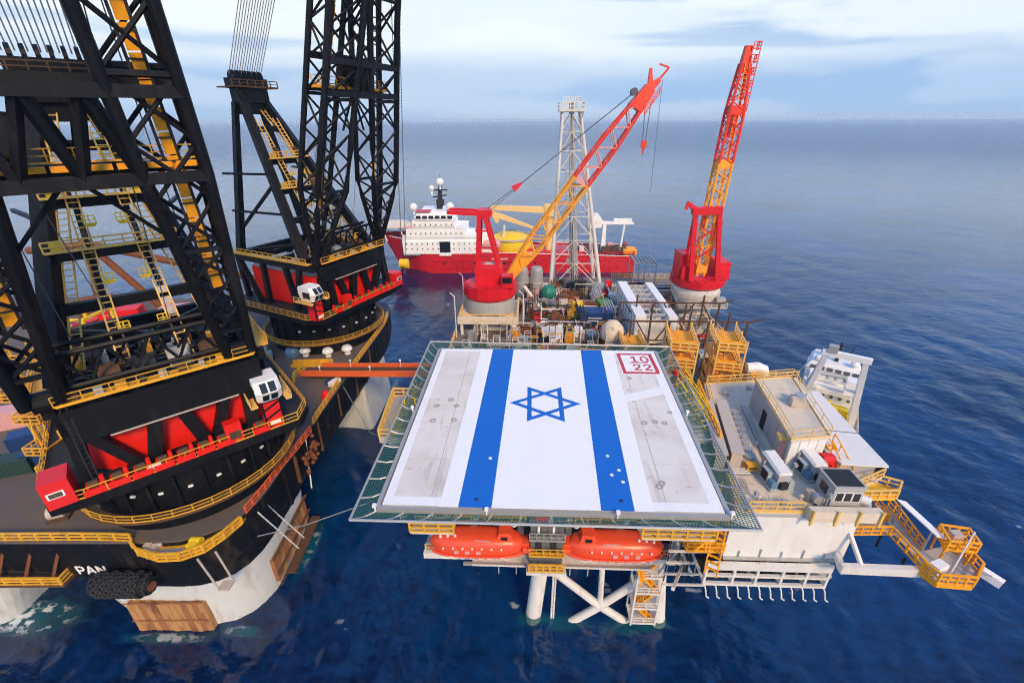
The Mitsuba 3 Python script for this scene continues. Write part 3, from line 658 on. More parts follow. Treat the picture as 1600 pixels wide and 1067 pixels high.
k = thing('deck_hydrant', 'bright red hose reel at the hull edge near the gangway', 'hose reel'); put('drum', drum((-33.2, 67.6, 18.9), (-32.6, 68.2, 18.9), .7, 12), RED2, k); put('stand', cbox((-32.9, 67.9, 18.3), (1.3, 1.2, .6), 40), RED2, k)
k = thing('rescue_basket', 'small white and blue basket at the foot of the orange gangway', 'basket'); put('tray', cbox((-33.0, 72.8, 18.5), (1.0, 2.4, .8), -20), WHITE, k); put('bundle', cbox((-33.9, 73.0, 18.5), (.9, 1.6, .7), -20), BLUE, k)
k = thing('white_fan', 'white canvas wedge on the near crane platform', 'cover'); put('sheet', loft([np.array([(-39.5, 37.9, 28.05), (-38.2, 38.9, 28.05), (-38.6, 39.4, 28.05)]), np.array([(-38.9, 37.9, 29.0), (-38.0, 38.6, 29.0), (-38.3, 38.9, 29.0)])]), WHITE, k)
# steps and landings hanging on the left of the near crane
k = thing('access_tower', 'yellow railed steps and landings at the left of the near crane', 'stairs')
for i, (x, y, z) in enumerate(((-55.4, 43.2, 27), (-53.9, 42.2, 25), (-58.2, 46.0, 29.5), (-61.3, 47.6, 31.5), (-66.5, 54.0, 33.5))):
    put('landing', box(x - 1.5, x + 1.5, y - 1.0, y + 1.0, z, z + .15), BROWN, k); put('railing', rail([(x - 1.5, y + 1.0, z), (x - 1.5, y - 1.0, z), (x + 1.5, y - 1.0, z), (x + 1.5, y + 1.0, z)], r=.07, step=1.0), YEL, k)
    for q in (-1.4, 1.4): put('post', bar((x + q, y + .9, 18), (x + q, y + .9, z + 2.2), .2), YEL, k)
for p, q in (((-54.5, 43.0, 25), (-56.0, 44.0, 27)), ((-56.4, 44.0, 27), (-57.6, 45.6, 29.5)), ((-59.0, 46.4, 29.5), (-60.8, 47.4, 31.5)), ((-62.0, 48.2, 31.5), (-65.8, 53.4, 33.5))): put('steps', stairs(p, q, 1.0), YEL, k)
# orange gangway across to the platform
G0, G1 = np.array([-39.5, 75.6, 19.6]), np.array([-9.2, 71.6, 21.6]); gd = (G1 - G0) / np.linalg.norm(G1 - G0); gs = np.array([-gd[1], gd[0], 0])
k = thing('gangway', 'long orange bridge from the vessel deck to the platform', 'gangway')
for q in (-1.5, 1.5): put('girder', bar(G0 + gs * q + (3 if q > 0 else 0) * gd, G1 + gs * q, .55, 1.0), GANG, k)
put('deck', bar(G0 + [0, 0, -.2], G1 + [0, 0, -.2], 2.5, .15), BROWN, k)
for i in range(16): c = G0 + (G1 - G0) * (i + .5) / 16; put('cross_beam', bar(c - gs * 1.3 - [0, 0, .35], c + gs * 1.3 - [0, 0, .35], .22, .25), RUST, k)
for i in range(6): c = G0 + (G1 - G0) * (i + .8) / 6.2; put('lamp', cat(bar(c + gs * (1.2 if i % 2 else -1.2), c + gs * (1.2 if i % 2 else -1.2) + [0, 0, 1.3], .1), cbox(c + gs * (1.2 if i % 2 else -1.2) + [0, 0, 1.3], (.3, .3, .3))), WHITE, k)
k = thing('gangway_gate', 'yellow railed gate where the gangway lands on the vessel deck', 'railing'); put('rail', rail([G0 - gd * 1 - gs * 2.4 + [0, 0, -1.6], G0 - gd * 2 - gs * .5 + [0, 0, -1.6], G0 - gd * 1.5 + gs * 2.2 + [0, 0, -1.6]], r=.12, h=1.3), YEL, k)
# mooring lines
for i, (pts, w) in enumerate(((((-41.5, 38, 15), (-29, 46, 11.4), (-12.8, 55.0, 11.0)), 'thin line slung low from the near hull to the platform'), (((-31.2, 72, 18), (-28.5, 74, 6), (-21, 73, 3.5), (-13, 65, 8)), 'slack pale line hanging from the gangway end'))):
    solo('mooring_line', pipe(pts, .07, 5), ROPEW, w, 'rope')
# hook of the farther crane: two wires and a yellow block
HB = np.array([-32.9, 136.0, 22.6]); k = thing('crane_hook', 'yellow round hook block hanging on two wires before the red ship', 'hook')
put('block', cat(drum(HB + [-1.3, 0, 0], HB + [1.3, 0, 0], 1.5, 16), ), YEL2, k); put('sheave', drum(HB + [-.5, -1.6, .1], HB + [.5, -1.6, .1], .7, 12), YEL, k); put('shackle', bar(HB + [0, 0, -1.2], HB + [0, 0, -3], .3), ROPE, k)
for q in (0, 1): put('wire', pipe([HB + [(-.6, .6)[q], 0, 1.0], (-23.6 + 1.9 * q, 118.0, 106.0)], .10, 5), ROPE, k)

# ------------------------------------------------------------------ the platform (its own frame)
setM(**PLAT)
DH = 35.0
hd = thing('helideck', 'raised square grey and white helicopter deck with a safety net around it', 'helideck')
dq = [(-13.25, 0), (13.2, 0), (14.25, 27), (-13.3, 27)]
put('deck_slab', prism(dq, DH - .55, DH - .02), LGREY, hd)

def du(t, w):      # across the deck: t 0..1 from the left edge to the right edge at depth w
    l = -13.25 - .05 * w / 27; r = 13.2 + 1.05 * w / 27; return l + (r - l) * t
ts = [0.0, .14, .28, .42, .56, .70, .84, 1.0]; ws = [0, 5.4, 10.8, 13.8, 16.2, 21.6, 27]
for i in range(len(ts) - 1):
    for j in range(len(ws) - 1):
        g = .03; a, b, c, d = ts[i], ts[i + 1], ws[j] + g, ws[j + 1] - g
        put('deck_plate', prism([(du(a, c) + g, c), (du(b, c) - g, c), (du(b, d) - g, d), (du(a, d) + g, d)], DH - .02, DH), HELI, hd)
for (a, b, c, d) in ((0.0, 1, 0, .9), (0.0, 1, 26.3, 27), (0, .026, .9, 26.3), (.966, 1, .9, 26.3)):
    put('border_stripe', prism([(du(a, c), c), (du(b, c), c), (du(b, d), d), (du(a, d), d)], DH + .004, DH + .008), PAINTW, hd)
put('side_stripe', prism([(8.3, 14.9), (13.3, 16.9), (13.4, 18.4), (8.5, 16.4)], DH + .009, DH + .013), PAINTW, hd)
# weight and size mark: red frame, figures 10 over 22
put('sign_ground', prism([(9.2, 21.0), (13.6, 21.0), (14.0, 26.4), (9.4, 26.4)], DH + .014, DH + .018), PAINTW, hd, 'white square with a red frame and the figures 10 over 22')
for (x0, x1, y0, y1) in ((9.35, 13.6, 21.1, 21.55), (9.35, 13.75, 25.85, 26.25), (9.35, 9.75, 21.55, 25.85), (13.25, 13.7, 21.55, 25.85)):
    put('sign_frame', box(x0, x1, y0, y1, DH + .018, DH + .022), FLAGR, hd)
put('sign_line', box(10.3, 12.8, 23.62, 23.74, DH + .018, DH + .022), FLAGR, hd)
for txt, x, y in (('10', 10.55, 23.95), ('22', 10.55, 21.95)):
    m = meshkit.text_mesh(txt, 1.45, .004, True); v = np.array(m.vertices); v[:, 0] *= 1.0
    put('sign_figures', (v * [.98, 1, 1] + [x + .05, y, DH + .018], np.array(m.faces)), FLAGR, hd)
for (x, y) in ((-11.5, 13.7), (-9.4, 13.75), (-11.4, 11.1), (-9.3, 11.25), (9.6, 11.3), (10.7, 11.5), (11.6, 11.3), (9.8, 20.0), (12.6, 13.2), (-10.2, 14.9), (9.2, 3.0), (8.9, 2.6)):
    r_ = .26 + .1 * RNG.random(); put('tie_down_ring', mv(lathe([(r_ * .55, 0), (r_, 0), (r_, .05), (r_ * .55, .05)], 10), (x, y, DH + .01)), MARK, hd)
# beams under the deck and the perimeter gutter
for (p, q) in (((-13.6, -.15), (13.5, -.15)), ((-13.6, -.15), (-13.65, 27.2)), ((13.5, -.15), (14.6, 27.2)), ((-13.6, 27.2), (14.6, 27.2))):
    put('gutter', bar((*p, DH - .35), (*q, DH - .35), .35, .5), PIPEG, hd)
for w in (1, 6, 11, 16, 21, 26): put('deck_beam', bar((-13, w, DH - 1.0), (13.6, w, DH - 1.0), .4, .9), WHITE2, hd)
for u in (-12, -6, 0, 6, 12): put('deck_beam', bar((u, .4, DH - 1.9), (u, 26.6, DH - 1.9), .4, .9), WHITE2, hd)
for u in (-12, -4, 4, 12):
    for w in (6, 20): put('support_strut', pipe([(u, w, DH - 2.2), (u * .8, w + 2, 24.4)], .35, 8), WHITE2, hd); put('support_strut', pipe([(u * .8, w + 2, 26), (u + (4 if u < 0 else -4), w, DH - 2.2)], .25, 6), WHITE2, hd)
# safety net: frame, arms and the net panels between them
NL = [(-15.3, -1.5), (15.3, -1.5), (16.7, 28.6), (-15.3, 29.3)]; NI = [(-13.7, -.2), (13.6, -.2), (14.7, 27.3), (-13.7, 27.3)]
for a in range(4):
    p, q, pi, qi = np.array(NL[a]), np.array(NL[(a + 1) % 4]), np.array(NI[a]), np.array(NI[(a + 1) % 4])
    put('net_frame', pipe([(*p, DH - .1), (*q, DH - .1)], .11, 6), PIPEG, hd)
    n = 14 if a % 2 else 12
    for i in range(n + 1):
        t = i / n; o, ii = p + (q - p) * t, pi + (qi - pi) * t
        if i < n or a == 0: put('net_arm', pipe([(*ii, DH - .5), (*(ii * .5 + o * .5), DH - .48), (*o, DH - .1)], .075, 5), PIPEG, hd)
        if i < n:
            t2 = (i + 1) / n; o2, ii2 = p + (q - p) * t2, pi + (qi - pi) * t2
            c4 = [np.array([*q_, z_]) for q_, z_ in ((ii, DH - .52), (ii2, DH - .52), (o2, DH - .16), (o, DH - .16))]; bl = lambda u, v: (c4[0] * (1 - u) + c4[1] * u) * (1 - v) + (c4[3] * (1 - u) + c4[2] * u) * v - np.array([0, 0, .12 * v * (1 - v) * 4])
            nu_, nv_ = 10, 8
            put('net_panel', cat(*[bar(bl(k / nu_, v0), bl(k / nu_, v0 + .5), .05, .03) for k in range(1, nu_) for v0 in (0, .5)], *[bar(bl(0.02, k / nv_), bl(.98, k / nv_), .05, .03) for k in range(1, nv_)]), NETROPE, hd)
for (u, w) in ((-13.7, -.4), (-5, -.5), (5, -.5), (13.6, -.3), (-13.9, 13), (14.3, 13)): put('perimeter_light', cat(bar((u, w, DH - .3), (u, w, DH + .25), .1), cbox((u, w, DH + .3), (.28, .28, .22))), LAMP, hd)
put('walkway', cat(box(-10, 10.5, 2.0, 3.2, DH - 3.0, DH - 2.9)), LGREY, hd)
for (a, b) in ((-10, -5.3), (-4.6, -2.2), (2.4, 9.0)): put('walkway_railing', rail([(a, 2.0, DH - 2.9), (b, 2.0, DH - 2.9)], r=.07, step=1.1), RAILY, hd)

# the flag spread over the helideck
fg = thing('flag', 'huge white flag with two blue bands and a blue six-pointed star spread on the helideck', 'flag')
def fu(t, w): return (-8.75 + .65 * w / 27) * (1 - t) + (7.85 + 1.2 * w / 27) * t
def cloth(u0, u1, w0, w1, z, nu, nw, seed, amp=.02):
    t, w = np.meshgrid(np.linspace(u0, u1, nu), np.linspace(w0, w1, nw)); u = fu(t, w)
    h = amp * meshkit.fbm(np.stack([u / 1.6, w / 3.0, u * 0], -1), 3, seed=2)
    V = np.stack([u, w, z + h], -1).reshape(-1, 3); i, j = np.meshgrid(np.arange(nw - 1), np.arange(nu - 1), indexing='ij'); a = i * nu + j
    return V, np.concatenate([np.stack([a, a + 1, a + nu + 1], -1).reshape(-1, 3), np.stack([a, a + nu + 1, a + nu], -1).reshape(-1, 3)])
ZF = DH + .03
put('cloth', cloth(0, 1, -.12, 26.95, ZF, 70, 110, 1, .035), FLAGW, fg, smooth=True)
for (a, b) in (((-7.25 + 8.75) / 16.6, (-4.65 + 8.75) / 16.6), ((3.8 + 8.75) / 16.6, (6.35 + 8.75) / 16.6)): put('band', cloth(a, b, -.13, 26.96, ZF + .012, 26, 110, 1, .035), FLAGB, fg, smooth=True)
def star():
    tri = lambda r, k: Polygon([(r * math.cos(math.radians(a + k)), r * math.sin(math.radians(a + k))) for a in (0, 120, 240)])
    R_ = 3.75; parts = [tri(R_, k).difference(tri(R_ * .76, k)) for k in (0, 180)]
    return unary_union(parts)
sp = star(); put('star', mv(prism(sp, ZF + .05, ZF + .056), (-.1, 14.45, 0)), FLAGB, fg)
for (u, w) in ((-5.9, .7), (5.5, .9), (-5.2, 5.6), (5.2, 6.2), (5.9, 4.4), (6.0, 3.0), (5.2, 3.8)): put('grommet', mv(lathe([(.02, 0), (.17, .01), (.12, .05)], 8), (u, w, ZF + .05)), LAMP if w > 2 else BLUE, fg)

# the platform itself
pf = thing('platform', 'white steel gas production platform on tubular legs carrying decks and modules', 'platform')
for (u0, w0, u1, w1) in ((-.9, 14.0, .6, 15.6), (16.1, 14.0, 14.7, 15.6), (-3, 58, -1, 56), (20, 58, 18, 56)):
    put('leg', pipe([(u0 - (u1 - u0) * .25, w0 - (w1 - w0) * .25, -4), (u0, w0, 0), (u1, w1, 16)], 1.05, 14), WHITE2, pf, smooth=40)
for (u, w) in ((-.9, 14.0), (16.1, 14.0)): put('waterline_band', pipe([(u, w, -2), (u, w, .35), (u + .03, w + .03, 1.1)], [1.09, 1.09, 1.07], 14), mat('m_marine_growth', worn((0.06, 0.13, 0.12), (0.16, 0.17, 0.13), 0.7, .8), 0.8) if 'm_marine_growth' not in scene else 'm_marine_growth', pf, smooth=40)
LX = np.array([8.2, 14.4, 2.4])
for q in ((.7, 15.0, 9.4), (14.3, 14.9, 8.4)): put('jacket_brace', pipe([q, LX], .55, 10), WHITE2, pf, smooth=40)
for q in ((2.2, 13.6, -2.0), (14.6, 13.6, -2.0)): put('jacket_brace', pipe([LX, q], .55, 10), WHITE2, pf, smooth=40)
put('jacket_brace', pipe([(7.9, 15, 14), LX], .38, 8), WHITE2, pf); put('jacket_brace', pipe([(1.6, 15.4, 10.5), (5.8, 24, 1)], .5, 8), WHITE2, pf); put('jacket_brace', pipe([(.7, 15, 10.0), (15, 15, 10.0)], .42, 8), WHITE2, pf)
for q in (-.3, .0): put('riser', pipe([(2.0 + q, 14.2, 12), (1.9 + q, 14.0, -2)], .13, 6), WHITE2, pf)
for (z, u0, u1, w0, w1, m) in ((16.2, -14, 16.4, 11.2, 60, LGREY), (24.0, -16.5, 36, 12.5, 92, DECKP), (20.0, 3, 33, 12.5, 88, LGREY)): put('deck', box(u0, u1, w0, w1, z - .5, z), m, pf)
put('deck', box(-3, 33, 60, 88, 15.5, 16.2), LGREY, pf)
for w in (12.4,): put('edge_beam', bar((-16.5, w, 23.6), (16.4, w, 23.6), .5, 1.2), WHITE2, pf); put('edge_beam', bar((-14, 11.0, 15.9), (16.4, 11.0, 15.9), .5, .9), WHITE2, pf)
for u in (-13, -8, -2.6, 3, 9, 15.6): put('column', bar((u, 12.6, 16.2), (u, 12.6, 33), .7), WHITE2, pf)
for u in (-13.5, -5, 5, 15.5, 26, 33):
    for w in (30, 50, 70, 86): put('column', bar((u, w, 15.6), (u, w, 23.6), .8), WHITE2, pf)
for (a, b) in (((-13, 13), (-2.6, 12.9)), ((3, 13), (15.6, 12.9))): put('bay_wall', box(a[0], b[0], 13.0, 13.4, 16.4, 23.4), GREY, pf)
for w in (40, 55, 70): put('side_brace', pipe([(-15.8, w - 7, 16), (-15.8, w + 7, 23.4)], .35, 8), WHITE2, pf)
for (a, b) in (((-13.6, 29), (-16.4, 29)), ): put('edge_railing', rail([(-16.3, 28, 24), (-16.3, 56, 24)], r=.07), RAILY, pf)
put('edge_railing', rail([(-13.8, 11.2, 16.2), (16.2, 11.2, 16.2)], r=.06, step=1.5), RAILY, pf)
put('edge_railing', rail([(35.8, 55, 24), (35.8, 91.5, 24), (20, 91.8, 24)], r=.07), RAILY, pf)
# lifeboat station: central shelter with yellow rails
put('station_shelter', box(-1.5, 2.1, 9.0, 12.8, 17.2, 26.6), SHEL, pf)
for i in range(6): put('shelter_panel', box(-1.45 + i * .6, -.9 + i * .6, 8.9, 9.0, 19.0, 26.4), SHEL, pf)
for z in (19.4, 21.8, 24.2): put('shelter_landing', cat(box(-1.6, 2.2, 8.2, 9.0, z - .1, z), rail([(-1.6, 8.2, z), (2.2, 8.2, z)], r=.04, step=.8)), (YEL, PIPEG, PIPEG)[int(z > 20) + int(z > 23)], pf)
for u in (-.6, 1.0): put('shelter_door', box(u - .35, u + .35, 8.82, 8.9, 19.4, 21.4), GREY, pf); put('shelter_light', box(u - .12, u + .12, 8.8, 8.88, 22.3, 23.2), LAMP, pf)
put('station_floor', box(-8, 12, 8.8, 12, 16.9, 17.1), WHITE2, pf); put('station_railing', rail([(-1.6, 7.9, 17.4), (2.2, 7.9, 17.4)], r=.09, step=.8), YEL, pf); put('station_sill', box(-1.9, 2.5, 7.8, 8.9, 16.9, 17.3), WHITE2, pf)
for (u0, u1) in ((-12.3, -8.4), (8.2, 14.6)): put('muster_platform', cat(box(u0, u1, 2.7, 4.6, 28.75, 29.0)), CREAM, pf); put('muster_railing', rail([(u0, 2.7, 29.0), (u1, 2.7, 29.0), (u1, 4.6, 29.0)], r=.08, step=1.2), YEL, pf)
for (u0, u1) in ((-8.4, -2), (2.6, 8.2)): put('muster_railing', rail([(u0, 4.8, 28.2), (u1, 4.8, 28.2)], r=.07, step=1.2), YEL, pf); put('muster_floor', box(u0, u1, 4.7, 12.4, 28.0, 28.2), DGREEN, pf)
put('muster_floor', box(-2, 2.6, 5.6, 12.4, 28.0, 28.2), DGREEN, pf)
put('red_locker', box(-1.0, 0.4, 5.0, 5.6, 28.2, 29.4), RED2, pf)
put('floodlight_boom', cat(bar((-9, 9, 17.0), (12, 9, 17.0), .3, .3), *[bar((u, 8.8, 17), (u, 8.8, 15.8), .12) for u in (-5, -3, 3, 5)]), PIPEG, pf)
# orange stair tower down the right leg
st = thing('stair_tower', 'white framed stair tower with orange flights beside the right platform leg', 'stairs')
for (u, w) in ((12.2, 13.0), (15.4, 13.0), (12.2, 15.6), (15.4, 15.6)): put('post', bar((u + (.0), w, 16), (u, w, .8), .22), WHITE2, st)
for z in (1.2, 4.2, 7.2, 10.2, 13.2): put('landing', cat(box(12.1, 15.5, 12.9, 15.7, z - .15, z), rail([(12.2, 12.95, z), (15.4, 12.95, z)], r=.06)), WHITE2, st)
for i, z in enumerate((1.2, 4.2, 7.2, 10.2)): put('flight', stairs((12.6, 13.7, z) if i % 2 else (15.0, 13.7, z), (15.0, 13.7, z + 3) if i % 2 else (12.6, 13.7, z + 3), 1.0), YELO, st)
put('flight', stairs((11.0, 13.0, 16), (12.6, 12.2, 10.5), 1.0, 14), YELO, st)

# two lifeboats
def lifeboat(u, s, label):
    k = thing('lifeboat', label, 'lifeboat', 'lifeboats hung under the helideck edge')
    L = 10.8; n = 15; loops = []; xs = np.linspace(-1, 1, n)
    for x in xs:
        e = (1 - abs(x) ** 3.2) ** .5 if abs(x) < 1 else 0.02; e = max(e, .04)
        pts = []
        for a in np.linspace(0, 2 * math.pi, 25)[:-1]:
            ca, sa = math.cos(a), math.sin(a); y = 1.55 * e * np.sign(ca) * abs(ca) ** .75; z = (1.45 if sa > 0 else 1.75 - .35 * abs(x) ** 2) * np.sign(sa) * abs(sa) ** .8 * (e ** .75)
            pts.append((x * L / 2, y, z))
        loops.append(np.array(pts))
    hull = loft(loops); c = np.array([u, 9.6, 19.9])
    put('hull', (hull[0] * [s, 1, 1] + c, hull[1]), ORANGE, k, smooth=50)
    ring = np.array([(x * L / 2 * 1.01, y, z) for (x, y, z) in [(t, -1.60 * max((1 - abs(t) ** 3.2), 0) ** .5 - .06, -.5) for t in np.linspace(-.985, .985, 20)]])
    put('rubbing_strake', pipe(ring * [s, 1, 1] + c, .11, 6), ORANGE, k)
    ring2 = np.array([(t * L / 2, -1.1 * max((1 - abs(t) ** 3.2), 0) ** .5, -1.25) for t in np.linspace(-.95, .95, 20)]); put('rubbing_strake', pipe(ring2 * [s, 1, 1] + c, .09, 6), ORANGE, k)
    put('wheelhouse', loft([ring3(np.array([(2.0, -.9), (4.0, -.8), (4.0, .8), (2.0, .9)]), .9), ring3(np.array([(2.3, -.65), (3.7, -.6), (3.7, .6), (2.3, .65)]), 1.95)]) if False else (loft([ring3(np.array([(2.0 * s, -.95), (4.0 * s, -.85), (4.0 * s, .8), (2.0 * s, .9)]), .9), ring3(np.array([(2.4 * s, -.65), (3.7 * s, -.6), (3.7 * s, .6), (2.4 * s, .65)]), 1.95)])[0] + c, loft([ring3(np.zeros((4, 2)), 0), ring3(np.zeros((4, 2)), 1)])[1]), ORANGE, k)
    put('wheelhouse_window', cbox(c + [3.0 * s, -.86, 1.45], (.7, .12, .32)), GLASS, k)
    put('stern_block', cat(cbox(c + [5.25 * s, 0, -.1], (.9, 1.2, 1.3)), drum(c + [5.0 * s, -.8, -.2], c + [5.9 * s, -.8, -.2], .38, 10)), ORANGE, k)
    for i in range(7): put('porthole', cbox(c + [(-3.6 + i * 1.05) * s, -1.50 - .0 * i, .55], (.18, .14, .18)), LAMP, k)
    put('lettering_strip', cbox(c + [.6 * s, -1.02, 1.2], (1.7, .1, .16)), PALER, k)
    for x in (-4.0, -3.2, -2.4): put('hatch_knob', drum(c + [x * s, -.55, 1.15], c + [x * s, -.55, 1.5], .14, 8), LAMP, k)
    put('grab_line', pipe([c + [x * s, -1.62 - (.06 if q % 2 else 0), -.55 - (.28 if q % 2 else 0)] for q, x in enumerate(np.linspace(-3.8, 3.8, 17))], .04, 4), LAMP, k)
    for x in (-2.2, -1.0, .2): put('hatch', cbox(c + [x * s, -1.55, .05], (.5, .16, .4)), PALER, k)
    for x in (-3.2, 2.6): put('davit_arm', bar(c + [x * s, .3, 1.2], c + [x * s, 2.4, 3.8], .28, .4), WHITE2, k)
    return k
lifeboat(-7.3, 1, 'orange-red enclosed lifeboat under the left half of the helideck front, bow to the left')
lifeboat(7.8, -1, 'orange-red enclosed lifeboat beside the stair tower, bow pointing to the right')

# ------------------------------------------------------------------ right-hand module with its roof and what stands on it
RZ = 30.0
md = thing('process_module', 'cream flat-roofed module with a blank white front wall right of the helideck', 'module')
roof = [(17.0, 5.0), (28.3, 5.0), (29.6, 8.2), (33.3, 10.0), (35.0, 29.4), (21.8, 27.6)]
put('roof', prism(roof, RZ - .35, RZ), CREAM, md)
put('body', prism([(17.1, 5.2), (28.1, 5.2), (29.3, 8.3), (33.0, 10.2), (34.6, 29), (22, 27.3)], 24.0, RZ - .35), BEIGE, md)
put('front_wall', box(17.0, 28.25, 5.08, 5.2, 24.1, RZ - .35), WALLW, md)
put('wall_cap', bar((17, 5.02, RZ - .3), (28.3, 5.02, RZ - .3), .2, .35), LGREY, md); put('wall_foot', bar((17, 5.05, 24.0), (28.3, 5.05, 24.0), .3, .35), LGREY, md)
put('roof_edge', box(18.0, 23.2, 4.98, 5.12, RZ, RZ + .3), RAILY, md)
put('ledge', box(23.2, 29.4, 4.3, 5.0, RZ - .3, RZ + .9), CREAM, md)
for u in (23.3, 25.4, 27.3, 29.2): put('ledge_post', bar((u, 4.2, RZ - .6), (u, 4.2, RZ + 1.1), .18), RAILY, md)
put('roof_railing', rail([(18.2, 5.2, RZ), (23.0, 5.2, RZ)], r=.06, step=1.1), RAILY, md)
put('roof_railing', rail([(17.2, 5.4, RZ), (21.9, 27.0, RZ)], r=.035, step=1.8), RAILY, md)
put('roof_railing', rail([(34.9, 29.2, RZ), (22.0, 27.4, RZ)], r=.06, step=1.6), RAILY, md)
put('roof_railing', rail([(29.8, 8.3, RZ), (33.2, 9.9, RZ)], r=.06, step=1.2), RAILY, md)
# pipe and hook rack below the white wall
rk = thing('hook_rack', 'grey pipe rack with a row of hooks hanging below the white wall', 'rack')
for z, hh in ((23.5, .9), (22.2, .26), (21.0, .3)): put('beam', bar((15.4, 4.5, z), (27.2, 4.5, z), .3, hh), WHITE2, rk); put('beam', bar((15.8, 8.5, z), (27.2, 8.5, z), .25, .3), WHITE2, rk)
for u in (15.5, 18.2, 20.4, 22.8, 25.1, 27.1): put('post', bar((u, 4.5, 21), (u, 4.5, 24), .22), WHITE2, rk); put('crossbar', bar((u, 4.5, 21.1), (u, 8.5, 21.1), .2), WHITE2, rk)
for i in range(12): u = 15.6 + i * 1.04; put('hook', pipe([(u, 4.6, 21), (u + .1, 4.2, 20.6), (u + .25, 4.0, 19.7), (u + .5, 3.9, 19.6)], .08, 5), WHITE2, rk)
for i, (u, w, z) in enumerate(((16.2, 5.4, 21.3), (19.0, 6.0, 22.0), (21.6, 5.6, 21.4), (24.3, 6.2, 22.2), (26.2, 5.4, 21.4))): put('pipe', cat(drum((u, w, z), (u + 1.9, w, z), .28, 8), drum((u + .2, w + 1, z + .5), (u + 2.2, w + 1, z + .5), .18, 8)), (BROWN, PIPEG, GREY)[i % 3], rk)
put('tray', box(15.8, 27, 5, 8.4, 20.95, 21.0), GREY, rk)
for i in range(5): u = 18.4 + 2.0 * i; put('wall_pipe', pipe([(u, 5.0, 24.2), (u, 4.95, 25.0 + .3 * (i % 2))], .06, 5), PIPEG, md)
put('cable_tray', cat(bar((22.9, 11.8, RZ + .25), (24.6, 22.0, RZ + .25), .45, .1), *[box(22.95 + .17 * i, 23.1 + .17 * i, 12.1 + i, 12.25 + i, RZ, RZ + .25) for i in range(10)]), PIPEG, md)
for i in range(4): put('roof_pipe', pipe([(18.6 + .18 * i, 7.0, RZ + .15), (18.9 + .18 * i, 9.2, RZ + .15)], .05, 5), (PIPEG, LGREY)[i % 2], md)
for (u, w) in ((19.6, 6.4), (21.6, 6.0), (22.9, 14.4), (23.6, 6.7), (27.0, 8.9), (31.6, 9.2), (23.3, 24.5), (26.8, 26.0)): put('roof_vent', cat(mv(lathe([(.16, 0), (.16, .45), (.26, .5), (.02, .7)], 8), (u, w, RZ)), cbox((u + .5, w + .1, RZ + .12), (.35, .3, .24))), (LGREY, BEIGE)[int(u) % 2], md)
for (a, b) in (((17.6, 8.4), (24.0, 8.8)), ((18.6, 13.0), (23.6, 13.4)), ((20.6, 6.0), (22.2, 12.6))): put('roof_seam', bar((*a, RZ + .012), (*b, RZ + .012), .07, .02), BEIGE, md)
# air handling house with panelled left wall, its shade put into a greyer colour
hv = thing('plant_house', 'long plant house, left wall coloured grey for shade, with a cream roof on the module roof', 'building')
hq = [(24.1, 11.0), (28.0, 11.7), (30.2, 23.2), (25.6, 22.4)]
put('body', prism(hq, RZ, RZ + 3.4), LGREY, hv); put('roof', prism([(23.95, 10.85), (28.1, 11.55), (30.35, 23.35), (25.5, 22.55)], RZ + 3.4, RZ + 3.6), CREAM, hv)
for i in range(7):
    a, b = i / 7 + .004, (i + 1) / 7 - .004; p = np.array([24.1, 11.0]); q = np.array([25.6, 22.4])
    put('wall_panel', bar((*(p + (q - p) * a), RZ + 1.65), (*(p + (q - p) * b), RZ + 1.65), .12, 3.2), LGREY, hv)
for i in range(4):
    a, b = i / 4 + .01, (i + 1) / 4 - .01; p = np.array([24.1, 11.0]); q = np.array([28.0, 11.7])
    put('front_panel', bar((*(p + (q - p) * a), RZ + 1.65), (*(p + (q - p) * b), RZ + 1.65), .12, 3.2), WALLW, hv)
put('door', bar((24.85, 17.2, RZ + 1.15), (25.0, 18.3, RZ + 1.15), .16, 2.2), GREY, hv); put('louvre', bar((24.15, 11.5, RZ + 1.4), (24.32, 12.9, RZ + 1.4), .3, 2.2), PALER, hv)
put('canopy', cbox((24.1, 12.2, RZ + 3.0), (1.2, 1.0, .3), -8), RAILY, hv)
put('roof_railing', rail([(23.98, 10.9, RZ + 3.6), (28.08, 11.6, RZ + 3.6), (30.3, 23.3, RZ + 3.6), (25.6, 22.5, RZ + 3.6), (23.98, 10.9, RZ + 3.6)], r=.032, step=2.4), RAILY, hv)
k = thing('roof_fan', 'small grey fan unit on the plant house roof', 'fan'); put('base', cbox((28.0, 17.4, RZ + 3.9), (1.9, 1.3, .6), 80), BEIGE, k); put('fan', drum((28.0, 17.4, RZ + 4.2), (28.0, 17.4, RZ + 4.8), .55, 14), PIPEG, k); put('duct', cbox((27.2, 16.9, RZ + 4.2), (.8, .7, .9), 80), BEIGE, k)
k = thing('low_store', 'low pale flat-topped store at the outer edge of the module roof', 'building')
put('body', prism([(28.9, 11.9), (29.3, 10.5), (32.9, 10.3), (33.7, 23.4), (31.0, 23.0)], RZ, RZ + 1.3), BEIGE, k); put('roof', prism([(28.5, 12.0), (29.0, 10.1), (33.3, 9.8), (34.2, 23.6), (30.9, 23.3)], RZ + 1.3, RZ + 1.5), WALLW, k)
put('shutter', box(30.4, 32.4, 10.28, 10.42, RZ + .1, RZ + 1.1), LGREY, k); put('shade', box(32.6, 33.2, 10.2, 10.36, RZ, RZ + 1.2), GREY, k); put('seam', bar((29.9, 15.5, RZ + 1.51), (33.7, 15.0, RZ + 1.51), .06, .05), GREY, k)
k = thing('steel_stairs', 'amber steps leading down from the plant house past the red tank', 'stairs'); put('flight', stairs((29.2, 12.9, RZ + 1.9), (29.8, 9.9, RZ), .9), YELO, k)
